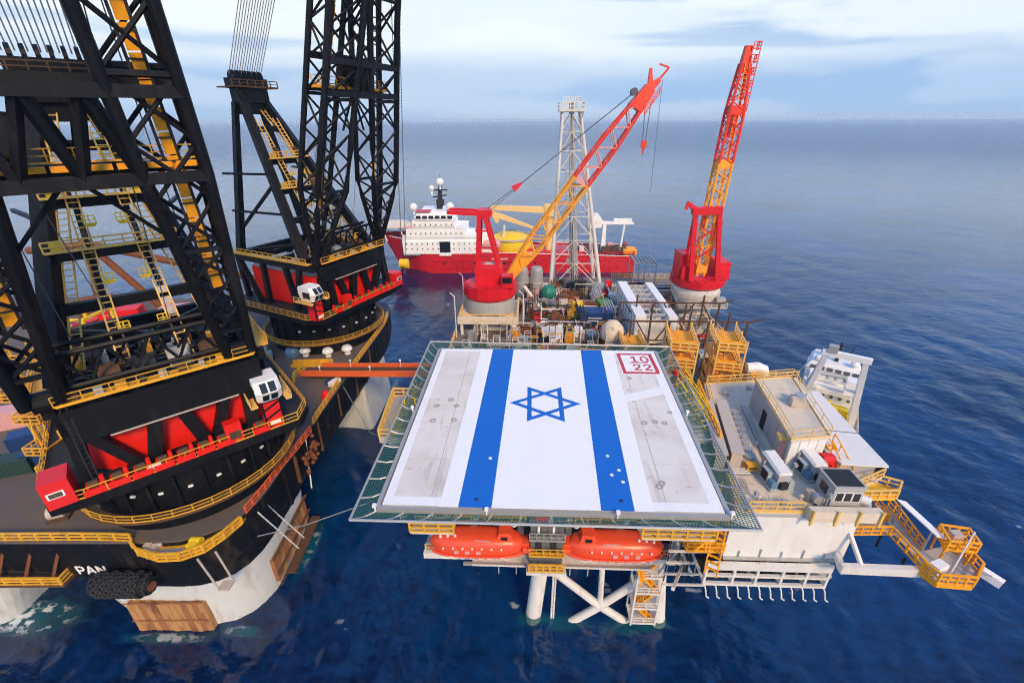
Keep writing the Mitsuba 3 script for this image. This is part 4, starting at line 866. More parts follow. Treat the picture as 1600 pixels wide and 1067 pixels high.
def genset(u, w, rz, label):
    k = thing('generator', label, 'generator', 'generator units on the module roof')
    R_ = lambda m: rot(m, rz, (u, w))
    put('skid', R_(box(u - 1.15, u + 1.15, w - 1.4, w + 1.4, RZ + .05, RZ + .35)), MACH, k)
    put('body', R_(loft([np.array([(u - .55, w - 1.2, RZ + .35), (u + .55, w - 1.2, RZ + .35), (u + .55, w + 1.5, RZ + .35), (u - .55, w + 1.5, RZ + .35)]), np.array([(u - .6, w - 1.25, RZ + 1.9), (u + .6, w - 1.25, RZ + 1.9), (u + .6, w + 1.6, RZ + 2.3), (u - .6, w + 1.6, RZ + 2.3)])])), LGREY, k)
    put('cover', R_(loft([np.array([(u - .7, w - 1.3, RZ + 1.92), (u + .7, w - 1.3, RZ + 1.92), (u + .7, w + 1.7, RZ + 2.32), (u - .7, w + 1.7, RZ + 2.32)]), np.array([(u - .5, w - 1.2, RZ + 2.12), (u + .5, w - 1.2, RZ + 2.12), (u + .5, w + 1.6, RZ + 2.55), (u - .5, w + 1.6, RZ + 2.55)])])), WALLW, k)
    for s in (-1, 1):
        put('cooler', R_(box(u + s * .62, u + s * 1.2, w - .6, w + .5, RZ + .5, RZ + 1.7)), MACH, k); put('grille', R_(box(u + s * 1.2, u + s * 1.24, w - .5, w + .4, RZ + .6, RZ + 1.6)), GREY, k)
        put('side_box', R_(box(u + s * .62, u + s * 1.1, w - 1.3, w - .7, RZ + .35, RZ + 1.1)), LBLUE if s < 0 else MACH, k)
    put('exhaust', R_(box(u - .35, u + .35, w - 1.6, w - 1.2, RZ + .4, RZ + 1.1)), GREY, k)
    for s in (-.9, .9): put('exhaust_pipe', R_(pipe([(u + s, w + .7, RZ + .4), (u + s, w + .7, RZ + 1.9), (u + s * .5, w + .9, RZ + 2.2)], .12)), PIPEG, k)
genset(22.2, 9.0, 6, 'grey machine unit with blue side boxes standing alone on the open roof')
genset(26.2, 10.3, 6, 'grey machine unit with blue side boxes between the red tank and the control cabin')
k = thing('control_cabin', 'small grey cabin with a dark roof and three front windows at the roof edge', 'cabin')
put('walls', box(25.4, 28.0, 5.5, 7.9, RZ, RZ + 2.6), LGREY, k); put('roof', box(25.3, 28.1, 5.4, 8.0, RZ + 2.6, RZ + 2.72), LGREY, k); put('roof_felt', box(25.5, 27.9, 5.6, 7.8, RZ + 2.72, RZ + 2.76), GREY, k)
for i in range(3): put('window', box(25.68 + i * .76, 26.28 + i * .76, 5.46, 5.52, RZ + 1.1, RZ + 2.0), GLASS, k); put('window_frame', box(25.62 + i * .76, 26.34 + i * .76, 5.48, 5.50, RZ + 1.04, RZ + 2.06), WHITE, k)
put('window', box(25.36, 25.42, 6.3, 7.3, RZ + 1.1, RZ + 2.0), GLASS, k)
k = thing('searchlight', 'round searchlight in a bracket beside the control cabin', 'lamp'); put('drum', drum((24.6, 5.7, RZ + .9), (24.6, 6.2, RZ + .9), .5, 14), PIPEG, k); put('stand', bar((24.6, 6, RZ), (24.6, 6, RZ + .6), .2), GREY, k); put('box', cbox((24.4, 6.7, RZ + .5), (.7, .8, 1.0)), BEIGE, k)
k = thing('white_drum', 'white rounded drum lying right of the control cabin', 'drum'); put('shell', drum((28.6, 6.6, RZ + .5), (29.4, 6.0, RZ + .5), .42, 12), WHITE, k); put('cradle', cbox((29.0, 6.3, RZ + .1), (1.3, .7, .2), -35), LGREY, k)
k = thing('red_tank', 'bright red cabinet against the end of the plant house', 'cabinet'); put('body', loft([ring3(np.array([(27.5, 10.6), (29.0, 10.7), (28.9, 11.6), (27.4, 11.5)]), RZ), ring3(np.array([(27.5, 10.6), (29.0, 10.7), (28.9, 11.6), (27.4, 11.5)]), RZ + 1.3), ring3(np.array([(27.7, 10.8), (28.8, 10.85), (28.7, 11.45), (27.6, 11.4)]), RZ + 1.7)]), RED2, k); put('handle', box(28.0, 28.5, 10.5, 10.6, RZ + .7, RZ + .8), GREY, k)
for i, (u, w, lab) in enumerate(((18.2, 15.0, 'long beige cabinet with brown side, nearest the helideck net'), (19.85, 15.2, 'long beige cabinet beside the row of fans'))):
    k = thing('cabinet_row', lab, 'cabinet'); put('body', cbox((u, w, RZ + 1.1), (1.05, 9.6, 2.2), -11), BROWN if i == 0 else BEIGE, k); put('lid', cbox((u, w, RZ + 2.27), (1.25, 9.9, .14), -11), BEIGE, k); put('end_panel', cbox((u - .92, w - 4.75, RZ + 1.1), (1.0, .1, 2.0), -11), BEIGE, k)
k = thing('fan_row', 'row of round grey cooling fans on a long beige tray', 'fan'); put('tray', cbox((21.7, 15.6, RZ + .3), (1.5, 9.4, .6), -11), BEIGE, k)
for i in range(8): c = np.array([20.9 + i * .235, 11.7 + i * 1.12]); put('fan', cat(drum((*c, RZ + .6), (*c, RZ + 1.0), .5, 14), cbox((c[0], c[1], RZ + 1.02), (.9, .12, .06), 20 * i)), PIPEG, k)
k = thing('amber_stand', 'small amber trestle at the near end of the beige cabinets', 'stand'); put('top', cbox((20.6, 10.4, RZ + .9), (1.1, .8, .1)), YELO, k); put('legs', cat(*[bar((20.6 + a, 10.4 + b, RZ), (20.6 + a, 10.4 + b, RZ + .9), .1) for a in (-.5, .5) for b in (-.35, .35)], bar((20.1, 10.0, RZ + .45), (21.1, 10.0, RZ + .45), .1)), YELO, k)
k = thing('pipe_skid', 'low grey pipe skid next to the amber trestle', 'skid'); put('base', cbox((19.3, 10.0, RZ + .1), (2.6, 1.0, .2)), LGREY, k); put('pipes', cat(*[drum((18.2, 9.7 + .3 * i, RZ + .4), (20.2, 9.7 + .3 * i, RZ + .4), .1, 6) for i in range(3)]), PIPEG, k)
for i, (u, w) in enumerate(((18.6, 5.5), (24.0, 11.2 - 1.8), (25.0, 5.4))): solo('roof_lamp', cat(bar((u, w, RZ), (u, w, RZ + 1.9), .08), cbox((u, w - .15, RZ + 1.9), (.3, .4, .3))), PIPEG, ('lamp post at the front corner of the module roof', 'lamp post on the roof in front of the plant house', 'lamp post beside the searchlight')[i], 'lamp')
k = thing('side_balcony', 'yellow railed balcony sticking out at the right end of the roof', 'balcony'); put('floor', prism([(30.2, 8.0), (33.7, 8.2), (34.8, 9.4), (32.9, 10.3), (30.2, 9.2)], 28.7, 28.9), YEL2, k); put('skirt', prism([(30.2, 8.0), (33.7, 8.2), (34.8, 9.4), (34.7, 9.5), (33.6, 8.3), (30.2, 8.1)], 28.9, 29.3), YELO, k); put('railing', rail([(30.2, 8.0, 28.9), (33.7, 8.2, 28.9), (34.8, 9.4, 28.9), (33, 10.3, 28.9)], r=.08, step=.9), RAILY, k)

# outrigger walkway with the round landing at its end
ow = thing('outrigger_walkway', 'long amber-railed walkway reaching out over the sea on a white beam', 'walkway')
put('beam', bar((26.4, 3.0, 25.5), (33.2, 2.8, 25.6), .5, .9), WHITE2, ow); put('beam_tie', bar((26.6, 3.2, 25.4), (27.6, 5.2, 24.8), .4, .7), WHITE2, ow); put('beam_tie', bar((28.2, 3.0, 25.8), (27.9, 5.1, 27.6), .3, .3), WHITE2, ow); put('beam', bar((27.5, 7.4, 25.4), (33.6, 7.6, 25.4), .5, .7), WHITE2, ow)
path = [((28.2, 7.0), (33.4, 7.2), 1.5), ((34.6, 10.2), (33.9, 2.4), 1.4)]
for (a, b, wd) in path: put('floor', bar((*a, 26.0), (*b, 26.0), wd, .12), LGREY, ow)
put('railing', rail([(28.2, 6.2, 26.05), (32.8, 6.4, 26.05), (33.0, 2.4, 26.05)], r=.07, step=.9), YELO, ow); put('railing', rail([(28.2, 7.8, 26.05), (33.7, 8.0, 26.05), (34.0, 10.2, 26.05)], r=.07, step=.9), YELO, ow); put('railing', rail([(35.3, 10.2, 26.05), (34.6, 4.8, 26.05)], r=.07, step=.9), YELO, ow)
end = [(32.9, 2.6), (33.4, 1.4), (36.2, 1.2), (37.9, 2.6), (38.0, 4.2), (36.8, 5.2), (34.4, 4.6)]
put('landing', prism(end, 25.8, 26.0), LGREY, ow); put('railing', rail([(*p, 26.0) for p in end[:-1]], r=.08, step=.8), YELO, ow); put('fascia', cat(*[bar((*end[i], 25.75), (*end[i + 1], 25.75), .2, .35) for i in range(6)]), YELO, ow)
put('upper_landing', prism([(35.0, 3.4), (37.4, 3.2), (37.8, 4.8), (35.6, 5.2)], 27.6, 27.75), YELO, ow); put('railing', rail([(35.0, 3.4, 27.75), (37.4, 3.2, 27.75), (37.8, 4.8, 27.75), (35.6, 5.2, 27.75), (35.0, 3.4, 27.75)], r=.08, step=.7), YELO, ow)
for (u, w) in ((35.1, 3.5), (37.3, 3.3), (37.7, 4.7), (35.7, 5.1)): put('post', bar((u, w, 26), (u, w, 27.6), .14), YELO, ow)
put('strut', pipe([(34.6, 1.8, 25.8), (36.6, 3.4, 30)], .08, 5), WHITE2, ow); put('cabinet', cbox((34.0, 2.4, 26.6), (1.3, .8, 1.1), 20), WHITE, ow); put('cabinet', cbox((36.4, 4.4, 28.3), (.9, .7, .9)), BEIGE, ow)
for w in (4.5, 7.5): put('hanger', bar((33.3, w, 25.2), (33.3, w, 23.2), .16), GREY, ow)
put('shade_panel', loft([np.array([(34.0, 8.4, 28.6), (34.9, 8.3, 28.4), (35.3, 3.9, 28.4), (34.4, 4.0, 28.6)]), np.array([(34.0, 8.4, 28.7), (34.9, 8.3, 28.5), (35.3, 3.9, 28.5), (34.4, 4.0, 28.7)])]), WHITE, ow)
for (u, w) in ((34.2, 7.9), (34.5, 4.6)): put('panel_post', bar((u, w, 26), (u, w, 28.6), .12), PIPEG, ow)
k = thing('life_raft_box', 'white box hanging off the far end of the outrigger landing', 'box'); put('barrel', loft([np.array([(38.3, 2.9, 25.3), (39.2, 1.7, 25.1), (39.7, 2.0, 25.1), (38.8, 3.2, 25.3)]), np.array([(38.4, 2.9, 26.0), (39.3, 1.7, 25.8), (39.8, 2.0, 25.8), (38.9, 3.2, 26.0)])]), WHITE, k); put('bracket', bar((37.9, 2.7, 26), (38.8, 2.3, 25.9), .12), PIPEG, k)

# balcony on the left side of the helideck
lb = thing('left_balcony', 'yellow railed balcony with a grey floor on the left of the helideck', 'balcony')
put('floor', prism([(-18.1, 13.6), (-14.0, 13.4), (-14.0, 22.1), (-18.8, 22.0)], 30.6, 30.8), LGREY, lb); put('fascia', bar((-18.1, 13.5, 30.6), (-14, 13.3, 30.6), .25, .7), CREAM, lb)
put('railing', rail([(-14.4, 13.6, 30.8), (-18.1, 13.6, 30.8), (-18.8, 22, 30.8), (-15, 22, 30.8)], r=.10, step=1.3), RAILY, lb)
put('stairs', stairs((-16.4, 19.2, 30.8), (-14.6, 14.6, 34.2), 1.1), YEL2, lb); put('stairs', stairs((-16.8, 15.2, 30.8), (-15.0, 20.6, 33.0), .9), YEL2, lb)
for w in (14.2, 21.5): put('bracket', bar((-18, w, 30.4), (-13, w, 26), .35), WHITE2, lb)
solo('hose_box', cat(cbox((-14.9, 20.9, 31.9), (1.1, 1.1, 2.0)), cbox((-14.9, 20.9, 33.0), (.7, .7, .3))), RED2, 'red hose box at the back of the left balcony', 'box')
solo('hose_box', cat(cbox((15.9, 22.0, 33.9), (.9, .9, 1.6)), cbox((15.9, 22, 34.8), (.6, .6, .3))), RED2, 'red hose box beside the size mark at the right edge of the helideck', 'box')
rb = thing('right_balcony', 'amber railed stair landing along the right edge of the helideck', 'balcony')
put('floor', prism([(15.2, 12.5), (18.0, 12.8), (19.2, 23.5), (16.2, 23.5)], 31.6, 31.8), LGREY, rb); put('railing', rail([(18.0, 12.8, 31.8), (19.2, 23.5, 31.8)], r=.09, step=1.2), YELO, rb)
put('stairs', stairs((17.9, 14.5, 31.8), (15.6, 19.5, 34.6), 1.2), YEL2, rb); put('stairs', stairs((18.2, 17.5, 31.8), (16.2, 21.5, 34.4), .9), YEL2, rb)
for w in (13.2, 22.8): put('post', bar((17.6, w, 24), (17.6, w, 31.6), .4), WHITE2, rb)
for (w, z0) in ((1.5, 26.0), (4.0, 27.5)): put('stairs', stairs((14.2, w, z0), (15.8, w + 3.2, z0 + 3.2), 1.0), YELO, rb)

# ------------------------------------------------------------------ weather deck behind the helideck
DK = 24.0


def stair_block(u, w, rz, top, label, lv):
    k = thing('stair_block', label, 'stairs'); R_ = lambda m: rot(m, rz, (u, w)); hx, hy = 1.75, 3.4
    for i in (-1, 1):
        for j in (-1, 0, 1): put('post', R_(bar((u + i * hx, w + j * hy, DK), (u + i * hx, w + j * hy, top + 1.2), .2)), RAILY, k)
    for z in lv:
        put('floor', R_(box(u - hx, u + hx, w - hy, w + hy, z - .15, z)), YELO, k); put('railing', R_(rail([(u - hx, w + hy, z), (u - hx, w - hy, z), (u + hx, w - hy, z), (u + hx, w + hy, z)], r=.09, step=1.2)), RAILY, k)
        put('infill', R_(box(u - hx + .2, u + hx - .2, w - hy + .6, w - hy + .7, z + .1, z + 1.2)), YELO, k)
    for i, z in enumerate(lv[:-1]): put('flight', R_(stairs((u - .8, w - 2.6, z), (u - .8, w + 2.4, lv[i + 1]), 1.1)), YELO, k)
    for z in lv[1:]: put('soffit', R_(box(u - hx + .1, u + .2, w - 3.0, w - 1.0, z - .5, z - .2)), GREY, k)
stair_block(19.7, 33.0, -10, 34, 'tall amber stair block at the far right corner of the helideck', (25.4, 28.4, 31.3, 33.8))
stair_block(26.3, 33.4, -10, 34, 'tall amber stair block next to the plant house', (25.4, 27.6, 30.6, 33.6))
stair_block(15.6, 44.0, 0, 27.6, 'short amber stair block in front of the pipe frames behind the helideck', (25.6, 27.8))
k = thing('vent_drum', 'white horizontal vent drum beside the stair block', 'tank'); put('shell', pipe([(29.0, 31.4, 30.3), (30.4, 31.3, 30.5), (31.2, 31.2, 30.2), (31.4, 31.2, 29.4)], .75, 14), WHITE, k); put('saddle', box(29.4, 32, 30.6, 31.8, 29.4, 29.9), YELO, k)

def pedestal_crane(x, y, base_deg, label, kind):
    k = thing('pedestal_crane', label, 'crane'); z0 = 30.6
    return k, z0
# left crane: boom laid over to the right
c1, z0 = pedestal_crane(-9.7, 60, 0, 'red pedestal crane with its orange and red boom slanting up to the right', 1)
CX1, CY1 = -9.7, 60.0
put('pedestal', mv(lathe([(4.0, 24), (4.0, 27.4), (4.7, 27.6), (4.9, 29.0), (4.9, 30.4), (4.4, 30.6)], 24), (CX1, CY1, 0)), LGREY, c1, smooth=30)
put('pedestal_deck', cat(box(-15.6, -4.0, 54.6, 65.4, 26.5, 27.2), box(-15.7, -3.9, 54.5, 54.7, 26.4, 28.0)), CREAM, c1); put('pedestal_railing', rail([(-15.4, 65, 27.2), (-15.4, 54.9, 27.2), (-4.2, 54.9, 27.2), (-4.2, 65, 27.2)], r=.08), RAILY, c1)
for (u, w) in ((-15, 55), (-4.6, 55), (-15, 65), (-4.6, 65)): put('pedestal_post', bar((u, w, 16), (u, w, 26.5), .5), WHITE2, c1)
put('pedestal_brace', pipe([(-5.2, 55, 26.4), (1.2, 52, 17.5)], .5, 8), WHITE2, c1); put('pedestal_brace', pipe([(-3.0, 64, 31), (2.0, 64, 24.2)], .35, 8), WHITE2, c1)
put('slew_base', mv(lathe([(.1, 30.6), (4.9, 30.6), (5.3, 31.2), (5.3, 32.9), (4.8, 33.2), (.1, 33.2)], 16), (CX1, CY1, 0)), REDC, c1)
put('base_railing', rail([(CX1 + 5.2 * math.cos(a), CY1 + 5.2 * math.sin(a), 33.0) for a in np.linspace(math.pi, 2 * math.pi, 9)], r=.06, h=1.0), REDC, c1)
put('engine_house', box(-12.4, -7.4, 58.6, 63.0, 33.2, 36.4), REDC, c1); put('house_seam', box(-12.42, -12.38, 58.9, 62.8, 33.4, 36.2), RED2, c1); put('roof_plate', box(-10.6, -9.0, 60.4, 61.9, 36.4, 36.7), BEIGE, c1)
put('operator_cab', box(-7.2, -5.0, 56.2, 58.2, 33.2, 35.6), REDC, c1); put('cab_window', box(-7.0, -5.2, 56.12, 56.2, 34.2, 35.3), GLASS, c1)
for w in (60.2, 63.2):
    put('mast_leg', bar((-12.2, w, 33), (-11.4, w, 46.2), .75, .8), REDC, c1); put('mast_stay', bar((-7.2, w, 33.2), (-10.4, w, 46.0), .7, .7), REDC, c1)
    put('mast_arm', bar((-10.2, w, 46.3), (-17.2, w, 46.6), .5, .7), REDC, c1)
for z in (36.5, 40, 43.2): put('mast_tie', bar((-12.0, 60.2, z), (-12.0, 63.2, z), .45), REDC, c1); put('mast_tie', bar((-12.1 + (z - 33) * .06, 60.1, z), (-7.4 - (z - 33) * .24, 60.1, z), .3), REDC, c1)
put('mast_head', box(-11.8, -9.6, 60, 63.4, 45.4, 47.0), REDC, c1); put('arm_end', box(-17.4, -17, 60.0, 63.4, 46.3, 46.9), REDC, c1); put('mast_sheave', drum((-9.8, 61, 46.2), (-9.8, 62.4, 46.2), .8, 12), REDC, c1)


def lattice_boom(K, p0, p1, side, wmax, n, mats, taper0=.35, taper1=.6, rc=.22, rb=.10, split=.55):
    p0, p1, side = (np.asarray(v, float) for v in (p0, p1, side)); D = (p1 - p0); L = np.linalg.norm(D); D /= L; side = side - D * (side @ D); side /= np.linalg.norm(side); N = np.cross(D, side)
    def at_(t, i, j):
        g = min(1, taper0 + (1 - taper0) * t / .22, taper1 + (1 - taper1) * (1 - t) / .2)
        return p0 + D * L * t + (side * i + N * j) * wmax / 2 * g
    for i in (-1, 1):
        for j in (-1, 1):
            put('boom_chord', pipe([at_(t, i, j) for t in np.linspace(0, split, 6)], rc, 6), mats[0], K); put('boom_chord', pipe([at_(t, i, j) for t in np.linspace(split, 1, 5)], rc, 6), mats[1], K)
    for k in range(n):
        a, b = k / n, (k + 1) / n; m = mats[0] if (a + b) / 2 < split else mats[2]
        for (i0, j0, i1, j1) in ((-1, -1, 1, -1), (-1, 1, 1, 1), (-1, -1, -1, 1), (1, -1, 1, 1)):
            if k % 2: i0, j0, i1, j1 = i1, j1, i0, j0
            put('boom_brace', pipe([at_(a, i0, j0), at_(b, i1, j1)], rb, 5), m, K)
    return at_


F1, T1_ = np.array([-6.4, 60.2, 33.4]), np.array([16.2, 60.8, 64.6])
at1 = lattice_boom(c1, F1, T1_, (0, 1, 0), 2.9, 20, (BOOMO, BOOMR, PALER), rc=.26, rb=.13, split=.60)
d1 = (T1_ - F1) / np.linalg.norm(T1_ - F1)
put('boom_foot', bar(F1 - d1 * .6, F1 + d1 * 7, 1.5, 1.7, 2.0, 2.1), BOOMO, c1); put('boom_collar', bar(F1 + d1 * 22.6, F1 + d1 * 23.6, 2.5, 2.6), PALER, c1)
put('boom_head', bar(T1_ - d1 * 1.2, T1_ + d1 * 2.6, 2.3, 2.5, 1.7, 1.8), BOOMR, c1); put('boom_nose', bar(T1_ + d1 * 2.4, T1_ + d1 * 5.0 - [0, 0, .8], 1.4, 1.3, .7, .7), BOOMR, c1)
hp_ = T1_ + d1 * 4; put('head_bracket', cat(bar(T1_ + d1 * 2.6, T1_ + d1 * 3.2 + [-.6, 0, 2.3], 1.0, .9, .4, .4), bar(hp_ + [.5, 0, 0], hp_ + [1.9, 0, 1.7], .3), bar(hp_ + [1.9, 0, 1.7], hp_ + [.3, 0, 2.2], .25)), BOOMR, c1)
put('head_walkway', rail([T1_ - d1 * 1 + [1.4, -1, -1.2], T1_ + d1 * 3 + [1.2, -1, -1.2]], h=.9, r=.06), BOOMR, c1); put('head_sheave', drum(T1_ + d1 * .4 + [-1.3, -.5, 1.2], T1_ + d1 * .4 + [-1.3, .5, 1.2], .6, 12), ROPE, c1)
ms = np.array([-10.0, 61.6, 46.6]); pb = ms + (T1_ + [-1.3, 0, 1.2] - ms) * .235
for q in (-.35, .35): put('pendant_rope', pipe([ms + [0, q, q], pb + [0, q * .3, q * .4]], .07, 5), ROPE, c1)
put('pendant_rope', pipe([pb, T1_ + [-1.3, 0, 1.2]], .09, 5), ROPE, c1); put('pendant_block', cat(bar(pb - [.9, 0, .5], pb + [.6, 0, .5], 1.0, 1.2, .5, .4)), REDC, c1)
hk = T1_ + d1 * .6 + [1.0, -.6, -.8]
for q in (-.45, .45): put('hoist_rope', pipe([hk + [q, 0, 0], hk + [q * .5, 0, -5.8]], .07, 5), ROPE, c1)
put('hook_block', cat(cbox(hk + [0, 0, -6.2], (.9, .5, 1.2)), bar(hk + [0, 0, -6.6], hk + [0, 0, -7.8], .35, .35, .15, .15)), BOOMR, c1); put('whip_line', pipe([hp_ + [1.0, -.3, 0], hp_ + [.8, -2.0, -17.5]], .035, 4), ROPE, c1)
# right crane: boom almost upright
CX2, CY2 = 34.5, 70.0
c2, z0 = pedestal_crane(CX2, CY2, 0, 'red pedestal crane with its boom raised almost upright at the right corner', 2)
put('pedestal', mv(lathe([(3.8, 16), (3.8, 25.5), (4.9, 27.5), (4.9, 29.6), (4.4, 29.8)], 24), (CX2, CY2, 0)), WHITE2, c2, smooth=30)
put('pedestal_band', mv(lathe([(4.95, 27.6), (5.1, 27.7), (5.1, 28.6), (4.95, 28.7)], 24), (CX2, CY2, 0)), BEIGE, c2)
put('pedestal_walkway', cat(box(29.5, 39.5, 64.2, 66, 26.2, 26.4), rail([(29.5, 64.3, 26.4), (39.5, 64.3, 26.4)], r=.08)), BEIGE, c2); put('pedestal_box', cbox((38.2, 65.2, 27.4), (1.8, 1.4, 1.9)), PIPEG, c2); put('pedestal_box', cbox((35.0, 65.0, 27.0), (1.2, 1, 1.2)), PIPEG, c2)
put('slew_base', mv(lathe([(.1, 29.8), (5.0, 29.8), (5.6, 30.3), (5.8, 31.6), (5.3, 31.9), (.1, 31.9)], 18), (CX2, CY2, 0)), REDC, c2); put('base_railing', rail([(CX2 + 5.7 * math.cos(a), CY2 + 5.7 * math.sin(a), 31.7) for a in np.linspace(math.pi, 2 * math.pi, 11)], r=.06, h=1.1), REDC, c2)
for (u0, u1, h) in ((29.4, 31.6, 5.0), (37.2, 39.8, 3.4)): put('engine_house', box(u0, u1, 67.2, 72, 31.9, 31.9 + h), REDC, c2); put('house_step', box(u0 + .3, u1 - .3, 66.2, 67.2, 31.9, 31.9 + h * .55), REDC, c2)
for u in (31.6, 36.4):
    put('mast_leg', bar((u + (-.2 if u < 34 else .4), 65.4, 31.9), (u - (1.4 if u < 34 else 1.6), 65.7, 46.2), .75, .85), REDC, c2); put('mast_stay', bar((u, 71.0, 32), (u - 1.2, 66.4, 46.0), .6, .6), REDC, c2)
put('mast_head', bar((29.6, 65.8, 45.9), (35.2, 65.8, 46.1), 1.5, 1.4), REDC, c2); put('mast_arm', cat(bar((30.0, 65.8, 46.3), (28.4, 65.7, 47.6), 1.1, 1.0, .6, .5), bar((28.5, 65.7, 47.4), (28.3, 65.6, 46.2), .5)), REDC, c2)
for z in (36, 40): put('mast_brace', bar((31.1, 65.5, z), (35.9, 65.6, z + 3.6), .22), REDC, c2); put('mast_brace', bar((36.2, 65.5, z), (30.8, 65.6, z + 3.6), .22), REDC, c2)
F2, T2_ = np.array([33.9, 68.0, 32.4]), np.array([35.1, 67.5, 70.6]); d2 = (T2_ - F2) / np.linalg.norm(T2_ - F2)
at2 = lattice_boom(c2, F2, T2_, (1, 0, 0), 2.5, 26, (BOOMO, BOOMR, BOOMR), taper0=.6, taper1=.55, rc=.25, rb=.12, split=.58)
for t, w_, m in ((.02, 2.2, BOOMO), (.33, 2.5, BOOMO), (.56, 2.5, BOOMO), (.80, 2.4, BOOMR)): put('boom_collar', bar(F2 + d2 * 37.8 * t, F2 + d2 * (37.8 * t + 1.5), w_, w_), m, c2)
put('boom_infill', bar(F2 + d2 * 37.8 * .70, F2 + d2 * 37.8 * .80, 1.8, .4), BOOMR, c2); put('boom_head', bar(T2_ - d2 * 1.5, T2_ + d2 * 2.6, 1.6, 1.7, 1.1, 1.1), BOOMR, c2)
put('boom_ladder', ladder(F2 + d2 * 3 + [.2, -1.3, 0], T2_ + [.1, -.9, 0], .7, .7, (1, 0, 0), .05), BOOMO, c2)
for i in range(6): put('head_cage', rail([T2_ + d2 * (-7.5 + 1.9 * i) + [.5, -1.0, 0], T2_ + d2 * (-7.5 + 1.9 * i) + [1.7, -.9, 0], T2_ + d2 * (-7.5 + 1.9 * i) + [1.7, .7, 0]], r=.06, step=.8), BOOMR, c2)
put('cage_post', bar(T2_ - d2 * 7.5 + [1.7, -.9, 0], T2_ + d2 * 3.2 + [1.7, -.9, 0], .12), BOOMR, c2)
put('hook_block', cbox(F2 + d2 * 11.5 + [-1.5, -.9, 0], (.8, .5, 1.5)), BOOMR, c2); put('hook', cbox(F2 + d2 * 10.4 + [-1.5, -.9, 0], (.7, .4, .7)), ROPE, c2); put('hoist_rope', pipe([F2 + d2 * 12 + [-1.5, -.9, 0], T2_ + [-.6, -.6, 0]], .06, 4), ROPE, c2)

# white lattice tower
tw = thing('vent_tower', 'tall white tubular lattice tower with a railed head at the back of the platform', 'tower')
B4 = [np.array(p, float) for p in ((3.4, 82.5, 24), (15.8, 82.5, 24), (15.2, 91.5, 24), (4.4, 91.5, 24))]; C4 = [np.array(p, float) for p in ((5.0, 85.6, 63.6), (8.9, 85.6, 63.6), (8.9, 88.6, 63.6), (5.0, 88.6, 63.6))]
lvt = [0, .16, .30, .44, .57, .69, .80, .90, 1.0]; TP = lambda i, t: B4[i % 4] * (1 - t) + C4[i % 4] * t
for i in range(4): put('leg', pipe([B4[i], C4[i]], [.50, .30], 10), WHITE2, tw, smooth=40)
for a in range(8):
    for i in range(4):
        put('girt', pipe([TP(i, lvt[a + 1]), TP(i + 1, lvt[a + 1])], .10, 6), WHITE2, tw)
        put('brace', pipe([TP(i, lvt[a]), (TP(i, lvt[a + 1]) + TP(i + 1, lvt[a + 1])) / 2], .11, 6), WHITE2, tw); put('brace', pipe([TP(i + 1, lvt[a]), (TP(i, lvt[a + 1]) + TP(i + 1, lvt[a + 1])) / 2], .11, 6), WHITE2, tw)
for q in ((8.6, 83.8), (10.2, 84.6)): put('riser', pipe([(q[0], q[1], 24), (6.6 + (q[0] - 8.6) * .3, 86.4, 65.5)], [.42, .3], 8), PIPEG, tw)
put('ladder', ladder((9.4, 82.9, 24.5), (6.8, 85.5, 63), .8, .8, (1, 0, 0), .07), PIPEG, tw)
for a in range(13): t = a / 13; c = np.array([8.8, 83.6, 25]) * (1 - t) + np.array([6.7, 86, 62]) * t; put('rest_landing', cat(box(c[0] - 1.3, c[0] + .9, c[1] - .6, c[1] + .8, c[2], c[2] + .12), rail([(c[0] - 1.3, c[1] - .6, c[2]), (c[0] + .9, c[1] - .6, c[2])], r=.05)), PIPEG, tw)
put('windwall', bar((9.4, 83.4, 25), (8.4, 84.6, 40), 2.2, .3), LGREY, tw)
put('head_floor', box(4.2, 9.7, 84.8, 89.4, 63.6, 63.9), WHITE2, tw); put('head_railing', rail([(4.2, 84.8, 63.9), (9.7, 84.8, 63.9), (9.7, 89.4, 63.9), (4.2, 89.4, 63.9), (4.2, 84.8, 63.9)], h=1.5, r=.08, step=.8), WHITE2, tw); put('head_cage', rail([(5.0, 85.6, 65.4), (8.9, 85.6, 65.4), (8.9, 88.6, 65.4)], h=1.0, r=.07, step=.7), WHITE2, tw)
for q in (4.4, 9.5): put('head_strut', bar((q, 85, 63.6), (q + (.9 if q < 6 else -.9), 85.6, 60.5), .18), PIPEG, tw)

# white framed module and dark pipe frames
wm = thing('framed_module', 'white open-framed module with long solid side walls behind the helideck', 'module')
put('side_wall', box(17.4, 19.3, 50.5, 70, 24, 30.2), WHITE, wm); put('side_wall', box(23.4, 24.9, 50.5, 70, 24, 30.0), WHITE, wm); put('front_panel', box(19.3, 23.4, 51.2, 51.5, 24, 29.0), WHITE2, wm)
put('back_panel', box(19.3, 23.4, 69.0, 69.3, 24, 29.5), WHITE2, wm); put('floor', box(19.3, 23.4, 51.5, 69, 26.8, 27.0), WHITE2, wm)
for i in range(7): w = 52.5 + i * 2.7; put('cross_beam', bar((19.3, w, 29.6), (23.4, w, 29.6), .28, .4), LGREY, wm)
for u in (20.7, 22.0): put('long_beam', bar((u, 51.5, 29.5), (u, 69.5, 29.5), .2, .3), LGREY, wm)
for i in range(5): put('unit', cbox((21.3, 54 + i * 3.4, 28.0), (3.2, 2.0, 1.6)), (WHITE2, LGREY, PALER, WHITE2, WHITE)[i], wm)
for i in range(8):
    for u in (17.36, 24.94): put('wall_rib', box(u - .05, u + .05, 51.2 + i * 2.5, 51.5 + i * 2.5, 24.3, 29.8), LGREY, wm)
